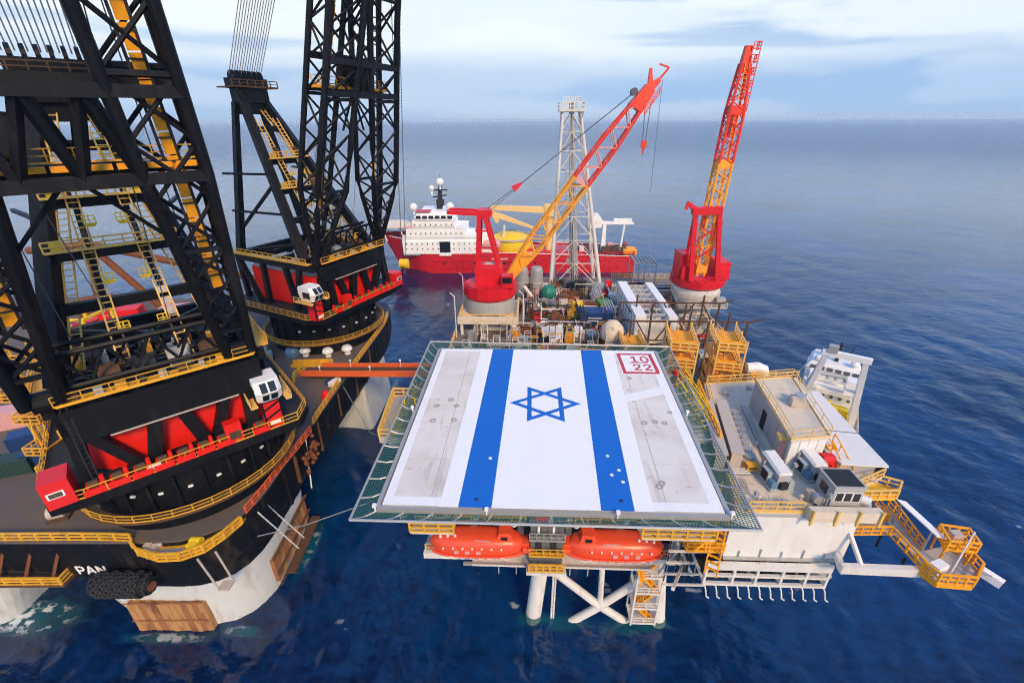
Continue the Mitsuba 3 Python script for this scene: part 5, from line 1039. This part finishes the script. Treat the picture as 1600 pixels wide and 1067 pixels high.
for fi, (w, lab, u0, u1, z) in enumerate(((55.0, 'dark pipe frame standing across the white module, the farther of the pair', 15.0, 34.5, 31.0), (46.6, 'dark pipe frame nearest the helideck, the lower of the pair', 15.4, 36.2, 30.8))):
    k = thing('pipe_rack', lab, 'frame')
    put('top_beam', bar((u0, w, z), (u1, w, z), .26), BROWN, k); put('outrigger', pipe([(u1 - .3, w, z), (u1 + 1.4, w - .6, z + .8)], .14, 6), BROWN, k); put('low_beam', bar((u0, w, z - 3.6), (u1 - 6, w, z - 3.6), .2), BROWN, k)
    for i in range(7): u = u0 + .3 + (u1 - u0 - 1) * i / 6; put('post', bar((u, w, DK), (u, w, z + (1.5 if i % 2 else 0)), .28), BROWN, k)
    for i in range(5): u = u0 + 1.2 + 3.6 * i; put('brace', pipe([(u, w, z - 3.6), (u + 2.2, w, z)] if i % 2 else [(u + 2.2, w, z - 3.6), (u, w, z)], .14, 6), BROWN, k)

# cargo and plant on the weather deck
bk = crate('shipping_container', 'dark blue container with faint pale lettering on the deck behind the helideck', 'container', (11.7, 60.6, DK), (6.2, 3.4, 3.2), 0, BLUE)
for z in (26.0, 25.4): put('lettering_strip', box(10.0, 12.8 - (26 - z), 58.80, 58.86, z, z + .14), LAMP, bk)
crate('skip', 'green open cargo box beside the white module', 'box', (14.6, 68.0, DK), (3.0, 3.4, 2.4), 12, GREEN, ribs=False)
k = thing('yellow_spool', 'yellow stacked spools and crates behind the blue container', 'crate')
for i, (u, w, z, s) in enumerate(((7.3, 64.6, 24, 1.6), (9.2, 65.0, 24, 1.6), (8.0, 67.0, 24, 2.0), (8.4, 65.4, 25.7, 1.4), (7.2, 62.6, 24, 1.3))): put('crate', cbox((u, w, z + s / 2), (s * 1.3, s, s), 15 * i), YEL2 if i % 2 else YEL, k)
for i, (u, w) in enumerate(((-3.6, 76.5), (-.2, 76.8))):
    k = thing('silo', ('grey upright tank right behind the left crane, the left of the pair', 'grey upright tank right behind the left crane, the right of the pair')[i], 'tank'); put('shell', mv(lathe([(.1, 24), (1.5, 24.5), (1.5, 30.4), (1.2, 31.2), (.1, 31.6)], 18), (u, w, 0)), PIPEG, k, smooth=40); put('band', mv(lathe([(1.53, 27.4), (1.6, 27.5), (1.6, 27.8), (1.53, 27.9)], 18), (u, w, 0)), LGREY, k)
k = thing('teal_cover', 'teal green covered machine at the foot of the white tower', 'machine'); put('cover', mv(lathe([(.1, 4.2), (1.1, 3.9), (1.7, 2.8), (1.7, 1.4)], 10), (2.6, 73.0, 24)), TEAL, k); put('base', cbox((2.6, 73, 24.8), (2.6, 2.6, 1.6)), WHITE2, k)
k = thing('grey_vessel', 'squat cream pressure tank with a dark base in front of the pipe frames', 'tank'); put('shell', mv(lathe([(.1, 30.2), (.9, 30.0), (1.9, 28.9), (2.1, 27.6), (2.0, 26.8)], 18), (13.0, 48.4, 0)), CREAM, k, smooth=40); put('skirt', mv(lathe([(1.9, 26.8), (2.2, 24.6), (2.2, 24)], 18), (13.0, 48.4, 0)), BROWN, k)
k = thing('white_hut', 'cream equipment hut with two dark vents behind the flag', 'hut'); put('walls', box(.6, 4.2, 50.4, 52.4, 24, 26.8), CREAM, k); put('roof', box(.5, 4.3, 50.3, 52.5, 26.8, 26.95), WHITE2, k)
for u in (1.6, 2.6): put('vent', box(u - .3, u + .3, 50.33, 50.4, 25.4, 26.2), BROWN, k)
crate('tote', 'black tote beside the cream hut', 'box', (5.6, 52.8, DK), (2.0, 2.0, 2.6), 0, GREY, ribs=False)
crate('notice_board', 'white and red marked cabinet between the black tote and the blue container', 'cabinet', (7.4, 52.2, DK), (1.5, 1.4, 3.0), 0, WHITE, ribs=False); put('stripe', bar((7.0, 51.44, 24.6), (7.9, 51.44, 25.8), .3, .06), RED2, 'notice_board')
solo('water_tank', cat(mv(lathe([(.1, 2.4), (1.0, 2.3), (1.3, 1.6), (1.3, 0)], 14), (9.9, 51.0, 24)), cbox((9.9, 51, 24.2), (3, 3, .4))), LBLUE, 'blue domed tank in front of the blue container', 'tank')
cols = [RUST, BROWN, PIPEG, PALER, LGREY, BEIGE, GREY, WHITE2, BROWN, GREY, MACH, WHITE, RUST, YELO, RED2]
names = ['skid', 'valve_block', 'cable_drum', 'locker', 'pump', 'gas_rack']
rng = np.random.default_rng(21)
def clear(u, w):
    return not any(abs(u - a) < c and abs(w - b) < d for a, b, c, d in ((CX1, CY1, 6.5, 6.5), (11.7, 60.6, 4, 3), (21, 60, 5, 11), (10, 87, 7.5, 6), (14.6, 68, 2.5, 2.5), (8, 65, 2.6, 4), (13, 48.4, 3, 3), (2.4, 51.4, 2.8, 2), (15.6, 44, 2.5, 4.5), (34.5, 70, 6, 7), (-2, 76.7, 3.5, 2), (2.6, 73, 2, 2), (26.3, 33.4, 3.5, 5), (19.7, 33, 3.5, 5)))
cnt = 0
while cnt < 330:
    u, w = (rng.uniform(-14, 34), rng.uniform(31, 83)) if cnt % 2 else (rng.uniform(-5, 18), rng.uniform(38, 84))
    if not clear(u, w): continue
    cnt += 1; s = rng.uniform(.7, 2.0); h = rng.uniform(.7, 2.6); m = cols[rng.integers(len(cols))]; n = names[rng.integers(6)]; rz = rng.choice([0, 0, 90, 12, -20])
    if n == 'cable_drum' and cnt % 3 == 0 or n == 'pump': g = cat(drum((u - s * .5, w, DK + .6), (u + s * .5, w, DK + .6), .36, 8), cbox((u, w, DK + .15), (s * 1.4, 1.0, .3), rz), cbox((u + s * .5, w, DK + .8), (.5, .8, 1.2)))
    else: g = cat(cbox((u, w, DK + h / 2), (s * 1.3, s, h), rz), cbox((u, w, DK + h + .1), (s * .8, s * .5, .25), rz), pipe([(u - s * .7, w - s * .6, DK), (u - s * .7, w - s * .6, DK + h + .7), (u + s * .5, w - s * .6, DK + h + .7), (u + s * .5, w - s * .6, DK + h * .5)], .09, 5))
    put(n, g, m, pf)
for i in range(150):
    u, w = rng.uniform(-14, 28), rng.uniform(32, 82); z = DK + rng.uniform(.3, 3.2); L = rng.uniform(3, 9); r = rng.uniform(.08, .24)
    p = [(u, w, DK), (u, w, z), (u + L, w, z), (u + L, w, DK)] if rng.random() < .6 else [(u, w, DK), (u, w, z), (u, w + L, z), (u, w + L, DK)]
    put('pipe', pipe(p, r, 6), cols[rng.integers(8)], pf)
for i in range(9): u = -14 + i * 3.6; put('deck_frame', cat(bar((u, 34, DK), (u, 34, 28.4), .25), bar((u, 34, 28.2), (u + 3.6, 34, 28.2), .2), bar((u, 34, DK), (u + 3.6, 34, 28.2), .16)), (WHITE2, BROWN)[i % 2], pf)
for i in range(14): u, w = -13 + i * 2.0, 30.6 + (i % 3) * .9; put('cable_tray', cat(bar((u, w, 27.0), (u + 2.4, w, 27.0), .5, .1), bar((u, w, DK), (u, w, 27), .14)), cols[i % 8], pf)

for i in range(22):
    u = 16.2 + rng.uniform(0, 14); w = rng.uniform(9, 14); put('riser_pipe', pipe([(u, w, 15), (u, w, 23.4)], rng.uniform(.1, .3), 6), (GREY, PIPEG, BROWN, WHITE2)[i % 4], pf)
put('under_stair', stairs((14.0, 5.4, 24.8), (16.6, 5.8, 27.6), .9), YELO, pf)
put('under_floor', cat(box(13.4, 16.9, 5.0, 7.5, 24.6, 24.8), rail([(13.4, 5.0, 24.8), (16.9, 5.0, 24.8)], r=.08)), YELO, pf)
for i in range(16): u = 13.0 + i * .27; put('riser_pipe', pipe([(u, 7.6 + (i * 5 % 4) * .6, 17.0), (u, 7.6 + (i * 5 % 4) * .6, 24.4)], .07 + .03 * (i % 3), 6), (GREY, PIPEG, WHITE2, BROWN)[i % 4], pf)
for i in range(5): put('under_beam', bar((12.6, 7.0, 17.2 + 1.7 * i), (17.2, 7.2, 17.0 + 1.7 * i), .2), WHITE2, pf)
for (p, q) in (((12, 3, 22), (16.5, 11, 16.5)), ((16.8, 4, 30), (14.2, 8, 22)), ((13.0, 9, 16.2), (15.8, 9, 24)), ((16.6, 9, 16.2), (13, 9, 24))): put('under_brace', bar(p, q, .3), WHITE2, pf)
for i in range(26):
    u, w, h = -13.6 + i * 1.1, 45.5 + (i * 7 % 5) * 1.1, 3.0 + (i * 5 % 4) * .9
    put('scaffold_bay', cat(*[bar((u + a, w + b, DK), (u + a, w + b, DK + h), .09) for a in (0, 1.1) for b in (0, .9)], *[bar((u, w + b, DK + z), (u + 1.1, w + b, DK + z), .08) for b in (0, .9) for z in (h * .5, h)]), (WHITE2, PIPEG, RAILY, WHITE2, BROWN)[i % 5], pf)
for i, (u, w, L) in enumerate(((-4, 41, 8), (1, 46, 9), (-3, 57, 5), (3, 70, 9), (6, 79, 9), (-2, 68, 4), (16.2, 58, 0), (27, 46, 8), (27, 52, 8), (26, 60, 5))):
    put('deck_railing', rail([(u, w, DK + .02), (u + L, w, DK + .02), (u + L, w + 5, DK + .02)], r=.06), (WHITE2, RAILY)[i % 2], pf)
for i in range(12):
    u, w = -4 + (i * 37 % 21), 40 + (i * 29 % 42); put('pipe_rack', cat(*[bar((u + a, w, DK), (u + a, w, DK + 2.6 + i % 3), .16) for a in (0, 2.4)], *[bar((u - .3, w, DK + z), (u + 2.7, w, DK + z), .16) for z in (1.4, 2.6 + i % 3)], *[drum((u + .3 + .5 * q, w - 2, DK + 2.8 + i % 3), (u + .3 + .5 * q, w + 3, DK + 2.8 + i % 3), .14, 6) for q in range(4)]), (BROWN, PIPEG, GREY, RUST)[i % 4], pf)
k = thing('scaffold_frame', 'pale grey open frame on posts left of the upright red crane', 'frame')
for u in (23.0, 25.6, 28.2): 
    for w in (80, 86): put('post', bar((u, w, 24), (u, w, 31.4), .22), PIPEG, k)
for w in (80, 82, 84, 86): put('beam', bar((23, w, 31.4), (28.2, w, 31.4), .3), PIPEG, k)
for i in range(6): put('roof_slat', bar((23.2 + i * .95, 79.8, 31.65), (23.2 + i * .95, 86.2, 31.65), .3, .12), LGREY, k)
for i, (u, w) in enumerate(((-15.9, 53.6), (-16, 66), (-3.0, 54.8))): solo('light_mast', pipe([(u, w, 24), (u, w, 32.5), (u - .8, w, 33.2)], .09, 5), LAMP, ('white light mast at the near corner under the left crane', 'white light mast behind the left crane', 'white light mast right of the left crane base')[i], 'lamp')

# ------------------------------------------------------------------ red and white ship beyond the platform
setM()
sp_ = thing('supply_ship', 'red hulled ship with a white bridge and a yellow deck crane behind the platform', 'ship')
YC = 209.0
def deckline(k, dx): return [(-59 + dx, 0), (-54 + dx * .8, 4.5 * k), (-46 + dx * .4, 8.6 * k), (-36, 10.8), (55, 11), (55, -11), (-36, -10.8), (-46 + dx * .4, -8.6 * k), (-54 + dx * .8, -4.5 * k)]
def LV(k, dx, zs): return np.array([(x, YC + y, z) for (x, y), z in zip(deckline(k, dx), zs)])
zr = [14.6, 14, 13.2, 9.4, 6.4, 6.4, 9.4, 13.2, 14]
put('hull', loft([LV(.45, 8, [-3] * 9), LV(.55, 7, [0] * 9), LV(.8, 3.5, [z * .55 for z in zr]), LV(1, 0, zr)]), SHIPR, sp_, smooth=45)
put('bulwark', loft([LV(1.0, -.1, [z for z in zr]), LV(1.03, -.8, [z + (1.6 if z > 10 else .9) for z in zr])], False), SHIPR, sp_); put('bulwark_rail', pipe([p for p in LV(1.035, -.9, [z + (1.7 if z > 10 else 1.0) for z in zr])], .18, 5), WHITE, sp_)
put('deck', prism([(x, YC + y) for x, y in deckline(.95, 1)[3:7]], 7.3, 7.5), BROWN, sp_)
br = put('bridge', cat(box(-48, -13, 199.4, 218.6, 8, 16), box(-46, -20, 199.8, 218.2, 16, 19.6), box(-43, -25, 200.4, 217.6, 19.6, 23)), WHITE, sp_)
put('wing', loft([ring3(np.array([(-47.5, 198.0), (-13, 198.0), (-13, 199.4), (-47.5, 199.4)]), 9.0), ring3(np.array([(-46.5, 198.2), (-13, 198.2), (-13, 199.4), (-46.5, 199.4)]), 14.5)]), WHITE, sp_)
put('wheelhouse', loft([ring3(np.array([(-41, 200), (-26, 200), (-26, 218), (-41, 218)]), 23), ring3(np.array([(-42, 199.6), (-25.5, 199.6), (-25.5, 218.4), (-42, 218.4)]), 24.6), ring3(np.array([(-40, 201), (-27, 201), (-27, 217), (-40, 217)]), 26.6)]), WHITE, sp_)
for r_, (x0, x1, y, z, n) in enumerate(((-44, -22, 199.72, 17.6, 11), (-42, -26, 200.32, 21.2, 8), (-46, -16, 198.12, 13.4, 14), (-46, -16, 198.02, 11.2, 14))):
    for i in range(n): x = x0 + (x1 - x0) * i / (n - 1); put('window', box(x - .26, x + .26, y - .1, y, z - .34, z + .34), FARGLASS, sp_)
for i in range(6): x = -40 + i * 2.7; put('window', box(x - 1.0, x + 1.0, 199.5, 199.9, 24.0, 25.2), GLASS, sp_)
put('doorway', box(-31.5, -26.8, 197.9, 198.2, 9.6, 14.4), GLASS, sp_); put('ramp', box(-31.8, -26.5, 197.6, 198, 8.2, 9.4), WHITE, sp_)
for (x, z, m) in ((-44, 19.7, PALER), (-30, 23.2, PALER), (-38, 26.6, SHIPR)): put('deck_paint', box(x - 3, x + 3, 200, 206, z, z + .25), m, sp_)
put('mast', cat(bar((-32, 209, 26), (-31, 209, 37), 2.6, 2.4, 1.2, 1.2), bar((-34, 206, 32), (-29, 212, 32), .5), bar((-34.5, 209, 34.6), (-28, 209, 34.6), .5), bar((-31, 209, 37), (-31, 209, 41), .2), box(-33, -30, 207, 211, 28, 30.5)), GREY, sp_)
for (x, y, z, r_) in ((-42.5, 204, 28.2, 1.7), (-26.5, 203, 28.6, 1.7), (-30.6, 206, 38.2, 1.7), (-34.6, 207, 35.6, 1.2)): put('radar_dome', ball((x, y, z), r_, 14), WHITE, sp_, smooth=50); put('dome_stand', drum((x, y, z - 3), (x, y, z - 1), .4, 8), WHITE, sp_)
put('bow_helideck', cat(prism([(-53 + 8.6 * math.cos(a), 209 + 8.6 * math.sin(a)) for a in np.radians(np.arange(22.5, 360, 45))], 19.6, 20.3)), CREAM, sp_)
for a in (-58, -50): 
    for y in (205, 213): put('helideck_strut', bar((a + 2, y, 13), (a, y, 19.6), .5), WHITE, sp_)
put('funnel', cat(box(-13, -9, 201, 206, 8, 17), box(-12.6, -9.4, 201.4, 205.6, 17, 18)), WHITE, sp_); put('rescue_boat', loft([np.array([(-12, 199, 11.5), (-5, 199, 11.5), (-5, 200.8, 11.5), (-12, 200.8, 11.5)]), np.array([(-12.6, 198.7, 13), (-4.4, 198.7, 13), (-4.4, 201, 13), (-12.6, 201, 13)]), np.array([(-11.6, 199.2, 14.4), (-5.4, 199.2, 14.4), (-5.4, 200.6, 14.4), (-11.6, 200.6, 14.4)])]), PALER, sp_)
for i in range(14): x = -12 + rng.uniform(0, 60); put('deck_cargo', cbox((x, 200.5 + rng.uniform(0, 12), 8.4), (rng.uniform(1.5, 5), 3, rng.uniform(1.2, 3.4))), (PALER, RUST, WHITE2, LGREY, BOOMO, BROWN)[i % 6], sp_)
put('carousel', mv(lathe([(.2, 16.2), (5, 15.8), (9.2, 14.0), (9.6, 11.5), (8.8, 9.2), (8.8, 7.5)], 28), (0, 209, 0)), YEL2, sp_, smooth=40); put('carousel_rim', mv(lathe([(9.6, 13.6), (10.1, 13.8), (10.1, 14.4), (9.4, 14.4)], 28), (0, 209, 0)), BEIGE, sp_)
put('deck_crane', cat(drum((17, 206, 8), (17, 206, 25), 1.5, 12), bar((17, 206, 26.2), (-9, 204, 27.8), 2.6, 2.6, 1.8, 1.8), bar((-9, 204, 27.4), (-6, 204, 21.5), 1.6, 1.6), bar((-8, 205, 25), (10, 204.6, 18.8), 2.2, 2.4, 1.0, 1.0), box(14.6, 19.4, 203.8, 208.2, 23.8, 28.6)), mat('m_pale_yellow', (0.78, 0.52, 0.20), 0.5), sp_)
put('crane_stay', cat(bar((-4, 204, 8), (-3, 204, 20), .9), bar((-2.6, 204, 20), (-4.4, 204, 14), .5)), CREAM, sp_)
put('stern_crane', cat(bar((42, 207, 7.5), (42, 207, 20), 2.0, 2.2, 1.2, 1.3), bar((40, 207, 20.4), (55, 207, 20), 1.4, 1.4, .9, .9), bar((50, 207, 7.5), (51, 207, 19.6), .7), box(35.5, 40.5, 205.5, 208.5, 18.4, 22), drum((38, 205, 22.6), (38, 209, 22.6), 1.8, 12), box(46, 54, 206.6, 207.4, 20.6, 22.2)), WHITE, sp_)
put('stern_gear', cat(*[cbox((34 + 2.4 * i, 200 + (i % 3) * 3, 8.8), (1.9, 2.2, 1.8 + (i % 2))) for i in range(8)]), BROWN, sp_); put('stern_rail', rail([(20, 198.2, 7.6), (54.6, 198.2, 7.6), (54.6, 219.6, 7.6)], h=1.6, r=.12, step=2.5), SHIPR, sp_); put('stern_roller', cat(box(50, 56, 200, 206, 7.6, 9.8)), YELO, sp_)
for i in range(22): x = -34 + i * 4.1; put('hull_rib', box(x - .12, x + .12, 197.88, 198.0, .6, 6.2), SHIPR, sp_)
for z in (2.4, 5.6): put('rubbing_strake', box(-35, 55, 197.82, 198.0, z - .18, z + .18), SHIPR, sp_)
for i in range(6): x = -30 + i * 13.5; put('hull_opening', box(x - .7, x + .7, 197.9, 197.98, 4.2, 5.0), GREY, sp_)
for (x0, x1, y, z) in ((-47, -14, 198.0, 16.1), (-45, -21, 199.8, 19.7), (-42, -25, 200.4, 23.1)): put('bridge_railing', rail([(x0, y, z), (x1, y, z)], h=1.2, r=.07, step=2.0), WHITE2, sp_)
put('name_plate', box(-9.0, -1.6, 197.9, 198.02, 6.2, 6.9), PALER, sp_)

# white vessel lying beyond the right-hand module
setM(**PLAT); Mp = M.copy(); a_ = math.radians(58); L_ = np.array([[math.cos(a_), -math.sin(a_), 0, 62], [math.sin(a_), math.cos(a_), 0, 58], [0, 0, 1, 0], [0, 0, 0, 1.0]]); M = Mp @ L_
sv = thing('standby_vessel', 'small white vessel with a stepped white bridge behind the module', 'ship')
hl = lambda k, z: np.array([(-14, -6 * k, z), (18, -6 * k, z), (27, -4 * k, z + .0), (33 * (.9 + .1 * k), 0, z), (27, 4 * k, z), (18, 6 * k, z), (-14, 6 * k, z)])
put('hull', loft([hl(.85, -2), hl(.95, 1), hl(1, 4)]), mat('m_hull_grey', (.42, .44, .46), .5), sv); put('deck', prism([tuple(p[:2]) for p in hl(.97, 4)], 4.0, 4.15), LGREY, sv)
put('bulwark', loft([hl(1.0, 4), hl(1.02, 5.1)], False), WHITE, sv)
for i in range(9): put('tyre', cat(ball((-10 + 3.3 * i, -6.15, 2.6), .75, 8)), TYRE, sv)
Msv = M.copy(); M = M @ np.diag([1, 1, .80, 1.0]); M[2, 3] += .8
put('house', box(6, 22, -5.0, 5.0, 4.1, 8.2), WHITE, sv); put('upper_house', box(10, 20, -4.2, 4.2, 8.2, 11.2), WHITE, sv)
put('bridge', loft([ring3(np.array([(9, -5.2), (17, -4.6), (17, 4.6), (9, 5.2)]), 11.2), ring3(np.array([(8.6, -5.4), (17.6, -4.8), (17.6, 4.8), (8.6, 5.4)]), 12.6), ring3(np.array([(9.4, -4.6), (16.6, -4.2), (16.6, 4.2), (9.4, 4.6)]), 14.2)]), WHITE, sv)
for i in range(6): y = -4 + i * 1.6; put('window', box(8.5, 8.8, y - .55, y + .55, 12.4, 13.4), FARGLASS, sv)
for i in range(6): y = -4 + i * 1.6; put('window', box(9.9, 10.02, y - .3, y + .3, 9.4, 10.2), FARGLASS, sv); put('window', box(5.9, 6.02, y - .3, y + .3, 6.0, 6.8), FARGLASS, sv)
for i in range(5): x = 11 + i * 1.9; put('window', box(x - .4, x + .4, -4.32, -4.18, 9.4, 10.2), FARGLASS, sv)
put('mast', cat(bar((12, 0, 14.2), (12, 0, 20), .8, .8, .4, .4), bar((12, -2.6, 17.2), (12, 2.6, 17.2), .3), bar((12, -2, 19), (12, 2, 19), .2), bar((10.5, 2, 14.2), (10.5, 2, 18.6), .2), bar((14, -2.5, 14.2), (14, -2.5, 18.5), .2)), GREY, sv)
for (x, y, z) in ((10, 3.4, 15), (10.4, -3.4, 15.2), (14, 2.4, 15)): put('dome', ball((x, y, z), .9, 10), WHITE, sv)
[put('funnel', box(4.5, 7.5, q, q + 2, 8.2, 13), WHITE, sv) for q in (2.5, -4.5)]; put('railing', rail([(5.6, -5.2, 11.2), (5.6, 5.2, 11.2)], r=.08), WHITE, sv); put('railing', rail([(4.2, -5.6, 8.2), (4.2, 5.6, 8.2)], r=.08), WHITE, sv)
M = Msv
put('deck_gear', cat(box(-6, 4, -4, 4, 4.15, 5.4), *[cbox((-6 + 2 * i, (-3, 0, 3)[i % 3], 6), (1.6, 1.6, 1.4)) for i in range(5)]), YEL2, sv); put('deck_gear', cat(box(-11, -7, -4, 3, 4.15, 6.4)), PALER, sv)
for s in (-1, 1):
    put('gantry_leg', bar((-1, 5.0 * s, 4.1), (-4.6, 3.2 * s, 20.4), 1.1, 1.2, .9, .9), WHITE, sv); put('gantry_leg', bar((4, 5.0 * s, 4.1), (-4.2, 3.2 * s, 20.0), .8, .8), WHITE, sv)
put('gantry_beam', bar((-4.6, -4.0, 20.6), (-4.6, 4.0, 20.6), 1.0, 1.1), WHITE, sv); put('gantry_sheave', cbox((-4.6, 2.4, 21.6), (1.4, 1.6, 1.4)), PIPEG, sv); put('gantry_tie', bar((-2.5, -4.0, 12.6), (-2.5, 4.0, 12.6), .4), WHITE, sv)
setM()

# ------------------------------------------------------------------ sea haze: one closed box of pale air over the whole sea
scene['haze'] = {'type': 'cube', 'to_world': T().translate([0, 0, 66.0]).scale([1.6e5, 1.6e5, 76.0]), 'bsdf': {'type': 'null'}, 'interior': {'type': 'ref', 'id': 'haze_air'}}
labels['haze'] = {'label': 'thin pale blue sea haze over the water', 'kind': 'stuff'}
